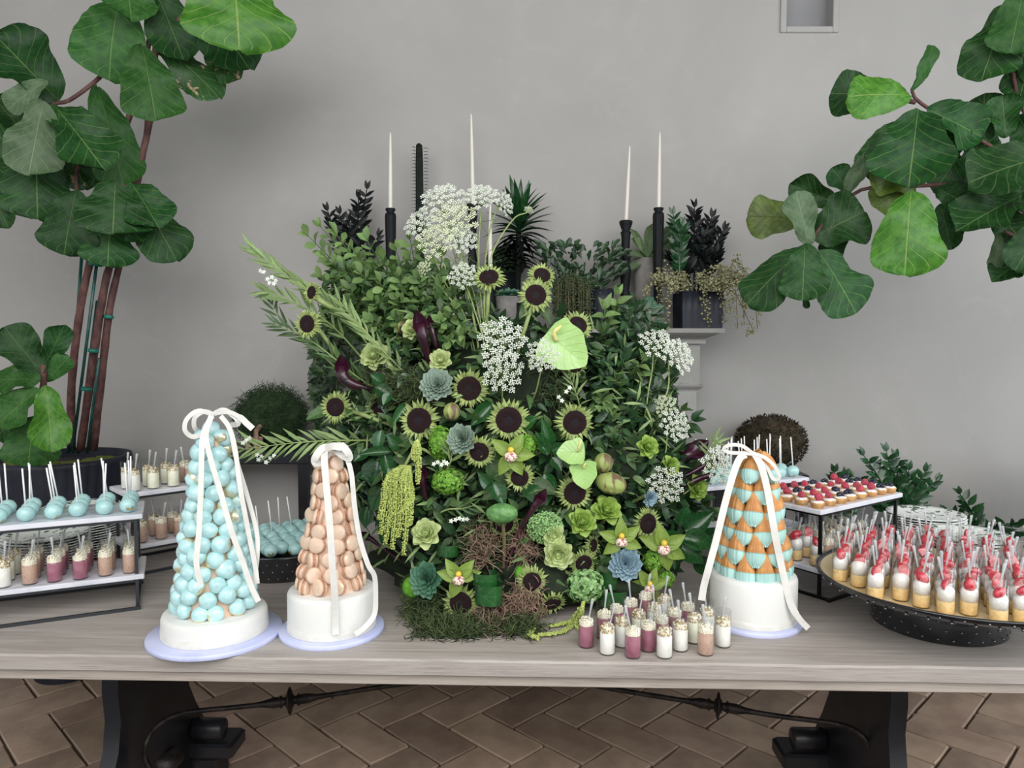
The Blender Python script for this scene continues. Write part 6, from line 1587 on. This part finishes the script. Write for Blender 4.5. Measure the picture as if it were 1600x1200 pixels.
glossy_branch('broad blue-green cabbage-like leaves at the right lower edge', (1060, 840, 2.05), [(1070, 830, 1115, 800, 34, .0), (1065, 840, 1120, 850, 36, 0), (1060, 850, 1100, 880, 34, 0), (1060, 820, 1075, 790, 30, .02), (1095, 850, 1130, 825, 30, .02), (1050, 860, 1055, 890, 24, 0), (1040, 830, 1065, 860, 30, -.01), (1085, 870, 1118, 900, 30, .02)])
glossy_branch('large round drooping leaves behind the macaron tower', (620, 760, 2.1), [(590, 720, 578, 760, 40, .03), (600, 730, 560, 745, 36, .05), (575, 700, 552, 720, 24, .03), (600, 760, 580, 800, 34, .04), (575, 790, 570, 825, 26, .05), (610, 800, 595, 850, 26, .05)])

# --- leafy branches: each leaf its own piece
LM = {}
def leafmesh(mm, shape):
    k = (mm, shape)
    if k not in LM:
        LM[k] = []
        for v in range(3):
            q = MB(); wf, W_ = {'ob': (W_OB, .56), 'ov': (W_OV, .46), 'la': (W_LA, .15), 'el': (W_OV, .36)}[shape]
            q.leaf(None, 1, W_, wf, 5, 1, cup=[.15, .3, .05][v], droop=[.15, .3, -.1][v]); LM[k].append(q.mesh('leaf', mm))
    return LM[k]
def branch(path, n_, Lpx, mm, shape, lab, grp, r, name='leafy_branch', stemm='stemD', start=.25, spread=.9, rad=.003, whorl=2, tipmm=None, white=0):
    pp = [P(*q) for q in path]; p0 = pp[0]; cv = curve([p-p0 for p in pp], 6); n = len(cv)
    t = thing(name, lab, 'leafy branch', tuple(p0), group=grp)
    mb = MB(); mb.tube(cv, [rad*(1-.7*i/n) for i in range(n)], 6, cap=False); mb.build('stem', stemm, t)
    for i in range(n_):
        f = start+(1-start)*((i//whorl)*whorl+ (whorl-1)*.5*(i % whorl)/whorl)/max(1, n_-1); k = min(.999, f)*(n-1); a = int(min(k, n-2)); p = cv[a].lerp(cv[a+1], k-a); d = (cv[a+1]-cv[a]).normalized()
        q = i*2.39996+r.uniform(-.4, .4); up = Vector((0, -1, .3)); sd = d.cross(up).normalized(); u2 = sd.cross(d)
        s_ = (1 if i % 2 else -1); dr = (d*(1.1-spread*.5)+sd*s_*spread*r.uniform(.5, 1.1)+u2*r.uniform(-.2, .9)*spread).normalized()
        if i >= n_-2: dr = (d+sd*s_*.35).normalized()
        L_ = Lpx/F*pp[-1].y*r.uniform(.75, 1.15)*(1 if f < .9 else .85)
        m2 = tipmm if (tipmm and f > .72) else mm
        put('leaf', r.choice(leafmesh(m2, shape)), t, frame(p, dr, Vector((r.uniform(-.6, .6), -1, r.uniform(.1, 1.2)))) @ Matrix.Scale(L_, 4))
    return t
rb = random.Random(55)
tipsA = [(478, 365), (498, 350), (522, 362), (548, 385), (572, 372), (596, 402), (618, 388), (640, 402), (640, 370), (662, 392), (690, 398), (505, 398), (532, 412), (562, 425), (592, 440), (622, 430), (655, 432), (500, 430), (540, 450), (580, 468), (620, 465), (655, 460), (690, 440), (710, 480), (690, 500), (575, 500), (615, 497), (650, 485), (728, 520), (705, 530)]
tipsA = sorted(tipsA[:15])+sorted(tipsA[15:])
for i, (x, y) in enumerate(tipsA):
    rx, ry = 690-(690-x)*.22, 600-(600-y)*.25
    o_ = .05 if y < 420 else (.0 if y < 470 else -.02)
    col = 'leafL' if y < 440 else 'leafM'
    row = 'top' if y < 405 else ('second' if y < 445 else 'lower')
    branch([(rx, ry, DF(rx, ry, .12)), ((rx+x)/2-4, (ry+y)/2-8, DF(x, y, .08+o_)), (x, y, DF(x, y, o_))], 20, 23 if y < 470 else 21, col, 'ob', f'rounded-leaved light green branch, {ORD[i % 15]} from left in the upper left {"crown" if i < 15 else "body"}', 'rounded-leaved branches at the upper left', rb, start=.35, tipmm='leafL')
tipsC = [(966, 455), (945, 478), (988, 482), (1000, 520), (940, 515), (972, 535), (1005, 560), (935, 560), (965, 590), (1000, 610), (940, 620), (985, 650), (960, 690), (1068, 640), (1085, 655), (1010, 740), (1060, 700), (1000, 690), (1080, 700), (1100, 730), (1115, 800), (1060, 780), (975, 560), (950, 640), (1030, 650), (1085, 820)]
tipsC.sort(key=lambda q: q[1])
for i, (x, y) in enumerate(tipsC):
    rx, ry = 930-(930-x)*.2, 800-(800-y)*.45
    branch([(rx, ry, DF(rx, ry, .14)), ((rx+x)/2+4, (ry+y)/2-6, DF(x, y, .09)), (x, y, DF(x, y, .03))], 20, 27, 'leafD' if i % 3 else 'leafM', 'ov', f'dark green leafy branch, {ORD[i % 13]} from the top on the {"upper" if i < 13 else "lower"} right side', 'dark leafy branches on the right side', rb, start=.3, tipmm='leafL' if i in (0, 1, 6, 11, 13) else None)
# narrow-leaved yellow-green branches on the left, with small white flowers
WF = MB(); r = random.Random(1)
for k in range(5): q = k*2*PI/5; WF.leaf(frame((0, 0, 0), (math.cos(q), math.sin(q), .2), (0, 0, 1)), .007, .005, W_OB, 2, 1)
WF.ico((0, 0, .001), .0015, 0); WFM = WF.mesh('white_flower', 'white')
def whites(t, lst, D):
    for (x, y) in lst: put('white_flower', WFM, t, zframe(P(x, y, D)-t.location, (R.uniform(-.4, .4), -1, R.uniform(-.3, .6)), 1))
for i, (pth, n_, L_, wl, lab) in enumerate((
    ([(630, 620, 2.08), (545, 500, 2.02), (470, 445, 1.98), (392, 388, 1.95)], 36, 40, [(418, 436), (425, 433), (431, 438), (428, 443), (421, 442), (412, 425), (407, 423)], 'feathery yellow-green branch reaching highest at the far left'),
    ([(600, 600, 2.10), (520, 510, 2.03), (455, 470, 2.0), (412, 455, 2.0)], 26, 38, [], 'narrow-leaved branch just under the highest left one'),
    ([(640, 640, 2.08), (560, 590, 2.0), (490, 535, 1.98), (428, 505, 1.97)], 30, 38, [(476, 488), (482, 492), (488, 496), (479, 497)], 'narrow-leaved branch at left, above the large calla'),
    ([(600, 640, 2.1), (520, 570, 2.04), (440, 500, 2.02), (425, 475, 2.02)], 14, 30, [], 'sparse wispy branch at the far left'),
    ([(640, 690, 2.05), (540, 688, 1.94), (460, 692, 1.90), (378, 702, 1.88)], 30, 42, [(402, 711), (409, 713), (404, 718), (422, 716), (428, 712), (416, 722), (385, 688), (380, 692), (390, 684)], 'long narrow-leaved branch pointing left over the side table'),
    ([(690, 640, 2.05), (610, 560, 1.96), (560, 505, 1.95), (530, 470, 1.95)], 22, 34, [], 'narrow-leaved branch rising at the inner left'),
    ([(640, 840, 1.98), (690, 800, 1.87), (720, 795, 1.85), (740, 790, 1.85)], 12, 34, [(712, 812), (718, 810), (724, 812), (730, 811), (705, 814)], 'narrow-leaved sprig with white buds at the lower centre'),
    ([(660, 800, 1.98), (700, 730, 1.86), (705, 712, 1.85), (700, 690, 1.85)], 10, 34, [(678, 725), (684, 722), (690, 726), (694, 721), (698, 724)], 'narrow-leaved sprig with white buds below the middle succulent'),
    ([(900, 700, 2.02), (905, 640, 1.93), (900, 615, 1.9), (890, 590, 1.9)], 14, 28, [(885, 612), (873, 620), (890, 606), (878, 626)], 'pale narrow-leaved sprig with buds above the right sunflower'),
    ([(1000, 830, 2.05), (1100, 740, 2.0), (1110, 700, 1.98), (1120, 690, 1.98)], 14, 30, [], 'narrow-leaved sprig beside the madeleine tower'))):
    t = branch(pth, n_, L_, 'leafN' if i not in (2, 3, 6) else 'leafM', 'la', lab, 'narrow-leaved branches', rb, 'narrow_leaved_branch', 'stem', start=.25, spread=[.32, .5, .55, .5, .6, .5, .6, .6, .6, .6][i], rad=.003)
    if wl: whites(t, wl, min(q[2] for q in pth)-.015)

# --- white lace flowers
UMB = []
for s_ in range(4):
    r = random.Random(90+s_); mb = MB(); st = MB(); n_ = 26
    for i in range(n_):
        f = math.sqrt((i+.5)/n_); q = i*2.39996; c = Vector((f*math.cos(q), f*math.sin(q), .30*(1-f*f)))
        st.tube([Vector((0, 0, -.75)), Vector((c.x*.45, c.y*.45, -.25)), c-Vector((0, 0, .04))], .009, 3, cap=False)
        for k in range(13):
            g = math.sqrt((k+.5)/13)*.165; h = k*2.4; cc = c+Vector((g*math.cos(h), g*math.sin(h), .05*(1-g*5)+r.uniform(-.02, .02)))
            mb.ico(cc, r.uniform(.034, .050), 0, (1, 1, .6))
    UMB.append((mb, st))
UMW = [(a.mesh('florets', 'white'), b.mesh('rays', 'stem')) for a, b in UMB]; UMG = [(a.mesh('florets', 'whiteg'), b.mesh('rays', 'stem')) for a, b in UMB]
def lace(px, py, wp, fx, fz, D, wh, green=False, via=None, fern=0):
    p = P(px, py, D); n = Vector((fx, -1, fz)).normalized(); s_ = wp/2/F*D*1.12
    t = thing('lace_flower', wh, 'lace flower', tuple(p), group='white lace flowers')
    a, b = R.choice(UMG if green else UMW); T = zframe((0, 0, 0), n, s_, R.uniform(0, 6))
    stuff(put('florets', a, t, T)); stuff(put('rays', b, t, T))
    e = n*-.75*s_+p
    pts = [e]+[P(*v) for v in (via or [])]+[AC+Vector((p.x*.3, 0, .1))]
    mb = MB(); mb.tube(curve([q-p for q in pts], 6), .0020, 6, cap=False); mb.build('stem', 'stem', t)
    if fern:
        mb = MB(); r = random.Random(px); cv = curve([q-p for q in pts], 6)
        for i in range(fern):
            q = cv[r.randrange(2, max(3, int(len(cv)*.6)))]; d = Vector((r.uniform(-1, 1), r.uniform(-.5, .2), r.uniform(-.2, 1))).normalized()
            for k in range(7):
                b_ = q+d*.008*k; 
                for s2 in (-1, 1): mb.leaf(frame(b_, d+Vector((s2*d.z, 0, -s2*d.x))*.8, (0, -1, .2)), .014, .0022, W_LA, 1, 1)
            mb.tube([q, q+d*.056], .0007, 3, cap=False)
        stuff(mb.build('feathery_leaves', 'stemD', t))
lace(692, 312, 62, -.1, .9, 2.12, 'white lace flower highest in the arrangement, left of the candles', via=[(715, 420, 2.08), (745, 520, 2.0)], fern=8)
lace(658, 350, 50, -.5, .6, 2.10, 'white lace flower leftmost of the tall group', via=[(690, 430, 2.06), (735, 530, 2.0)])
lace(712, 345, 62, .0, .5, 2.08, 'broad lace flower in the middle of the tall group', True, via=[(725, 430, 2.05), (745, 530, 2.0)], fern=10)
lace(682, 378, 54, -.2, .4, 2.06, 'greenish lace flower under the middle of the tall group', True, via=[(705, 450, 2.04), (740, 540, 2.0)], fern=10)
lace(722, 375, 44, .4, .5, 2.07, 'white lace flower right side of the tall group', via=[(735, 440, 2.05), (755, 530, 2.0)], fern=6)
lace(753, 308, 46, .1, .7, 2.10, 'white lace flower beside the tallest candle', via=[(748, 400, 2.06), (755, 500, 2.0)], fern=6)
lace(788, 318, 34, 1.2, .2, 2.12, 'sideways lace flower before the dracaena', via=[(762, 380, 2.08), (760, 480, 2.0)], fern=4)
lace(826, 328, 13, .3, .6, 2.12, 'tiny green lace bud before the dracaena', True, via=[(800, 345, 2.08), (765, 410, 2.0), (760, 520, 2.0)])
lace(724, 432, 42, -.1, .5, 2.0, 'small white lace flower left of the upper sunflower', via=[(740, 480, 1.98), (760, 560, 1.98)], fern=10)
lace(662, 420, 24, -.5, .4, 2.05, 'tiny greenish lace flower left under the tall group', True, via=[(690, 450, 2.03), (740, 540, 2.0)], fern=6)
lace(784, 532, 66, .0, .35, 1.88, 'upper of two bright white lace flowers at top centre', via=[(775, 600, 1.95)], fern=8)
lace(787, 581, 58, .0, .05, 1.86, 'lower of two bright white lace flowers at top centre', via=[(785, 640, 1.95)], fern=6)
lace(848, 556, 46, -.1, .05, 1.82, 'white lace flower overlapping the large anthurium', via=[(838, 610, 1.9), (820, 660, 1.98)], fern=2)
lace(1026, 538, 52, .1, .8, 2.02, 'lace flower at the upper right before the mantel', via=[(1015, 600, 2.0), (985, 700, 2.0)], fern=12)
lace(1060, 556, 52, .7, .5, 2.02, 'lace flower furthest right before the mantel', via=[(1040, 620, 2.0), (990, 710, 2.0)], fern=12)
lace(1038, 634, 34, -.5, .7, 1.98, 'greenish small lace flower right of centre', True, via=[(1020, 680, 1.98), (980, 740, 2.0)], fern=12)
lace(1054, 664, 46, .4, .3, 1.95, 'white lace flower over the dark calla at right', via=[(1035, 720, 1.98), (990, 760, 2.0)], fern=6)
lace(1040, 756, 52, .1, .2, 1.92, 'white lace flower between right rosebuds', via=[(1020, 790, 1.98)], fern=8)
lace(1118, 728, 52, .5, .2, 1.96, 'white lace flower touching the madeleine tower', via=[(1085, 760, 1.98), (1000, 800, 2.0)], fern=4)

# --- trailing ivy left of the mantel
t = thing('trailing_ivy', 'dark trailing ivy hanging at the left end of the fireplace', 'ivy', (-.72, 3.0, mz)); mb = MB(); sb = MB(); r = random.Random(12); o0 = Vector(t.location)
W_IV = lambda u_: interp([(0, .5), (.1, .95), (.25, 1), (.4, .62), (.55, .55), (.8, .3), (1, .02)], u_)
for k in range(22):
    x = r.uniform(488, 585); D = r.uniform(2.5, 3.0); y0 = 505+r.uniform(0, 60); y1 = r.uniform(640, 800)
    cv = curve([P(x+20, 508, 3.0)-o0, P(x, y0, D)-o0, P(x+r.uniform(-12, 12), (y0+y1)/2, D-.02)-o0, P(x+r.uniform(-15, 25), y1, D)-o0], 12); sb.tube(cv, .0016, 4, cap=False)
    for i in range(len(cv)):
        for _ in range(2):
            d = Vector((r.uniform(-1, 1), r.uniform(-.6, .1), r.uniform(-1, .4))).normalized(); L_ = r.uniform(.022, .042)
            mb.leaf(frame(cv[i], d, (r.uniform(-.6, .6), -1, r.uniform(0, 1))), L_, L_*.95, W_IV, 5, 1, cup=.1, droop=.15)
stuff(mb.build('leaves', 'ivy', t)); stuff(sb.build('vines', 'stemB', t))

# --- filler foliage, uncountable
def filler(name, label, mm, shape, n_, region, Lr, offr, seed):
    r = random.Random(seed); mb = MB(); wf, W_ = {'ob': (W_OB, .56), 'ov': (W_OV, .46), 'la': (W_LA, .16)}[shape]; o0 = Vector((0, 2.1, TZ)); c = 0
    while c < n_:
        px, py = r.uniform(430, 1140), r.uniform(420, 985)
        if not region(px, py, r): continue
        D = DF(px, py, r.uniform(*offr)); p = P(px, py, D)
        if p.z < TZ+.02: continue
        c += 1; ow = outward(px, py); d = (ow*r.uniform(.1, .8)+Vector((r.uniform(-1, 1), r.uniform(-.4, .4), r.uniform(-.8, 1)))).normalized(); L_ = r.uniform(*Lr)
        mb.leaf(frame(p-o0, d, ow+Vector((r.uniform(-.7, .7), 0, r.uniform(-.2, 1)))), L_, L_*W_, wf, 4, 1, cup=r.uniform(.05, .3), droop=r.uniform(-.1, .35))
    o = mb.build(name, mm); o.location = o0; tag(o, label, 'foliage', None, 'stuff')
inE = lambda px, py, cx, cy, a, b: ((px-cx)/a)**2+((py-cy)/b)**2 < 1
filler('filler_foliage', 'dense dark mixed leaves filling the heart of the arrangement', 'leafD', 'ov', 1700, lambda x, y, r: inE(x, y, 805, 710, 255, 225) and not (x < 640 and y > 780) , (.03, .055), (.04, .15), 1)
filler('filler_foliage', 'mid-green leaves scattered through the arrangement', 'leafM', 'ov', 700, lambda x, y, r: inE(x, y, 795, 730, 265, 230) and not (x < 640 and y > 780), (.028, .05), (.02, .10), 2)
filler('filler_foliage', 'fine narrow leaves among the flowers', 'leafN', 'la', 420, lambda x, y, r: inE(x, y, 780, 700, 280, 240), (.035, .06), (.01, .08), 3)
filler('filler_foliage', 'small light green rounded leaves packed at the upper left', 'leafM', 'ob', 1100, lambda x, y, r: inE(x, y, 620, 470, 125, 75), (.026, .038), (.02, .14), 4)
filler('filler_foliage', 'dark oval leaves packed on the right side', 'leafD', 'ov', 1300, lambda x, y, r: inE(x, y, 985, 650, 65, 190) or inE(x, y, 1030, 800, 75, 90), (.03, .048), (.04, .15), 5)
filler('filler_foliage', 'dark leaves hanging at the left side behind the macaron tower', 'leafD', 'ov', 600, lambda x, y, r: inE(x, y, 600, 715, 60, 100), (.03, .05), (.08, .2), 6)
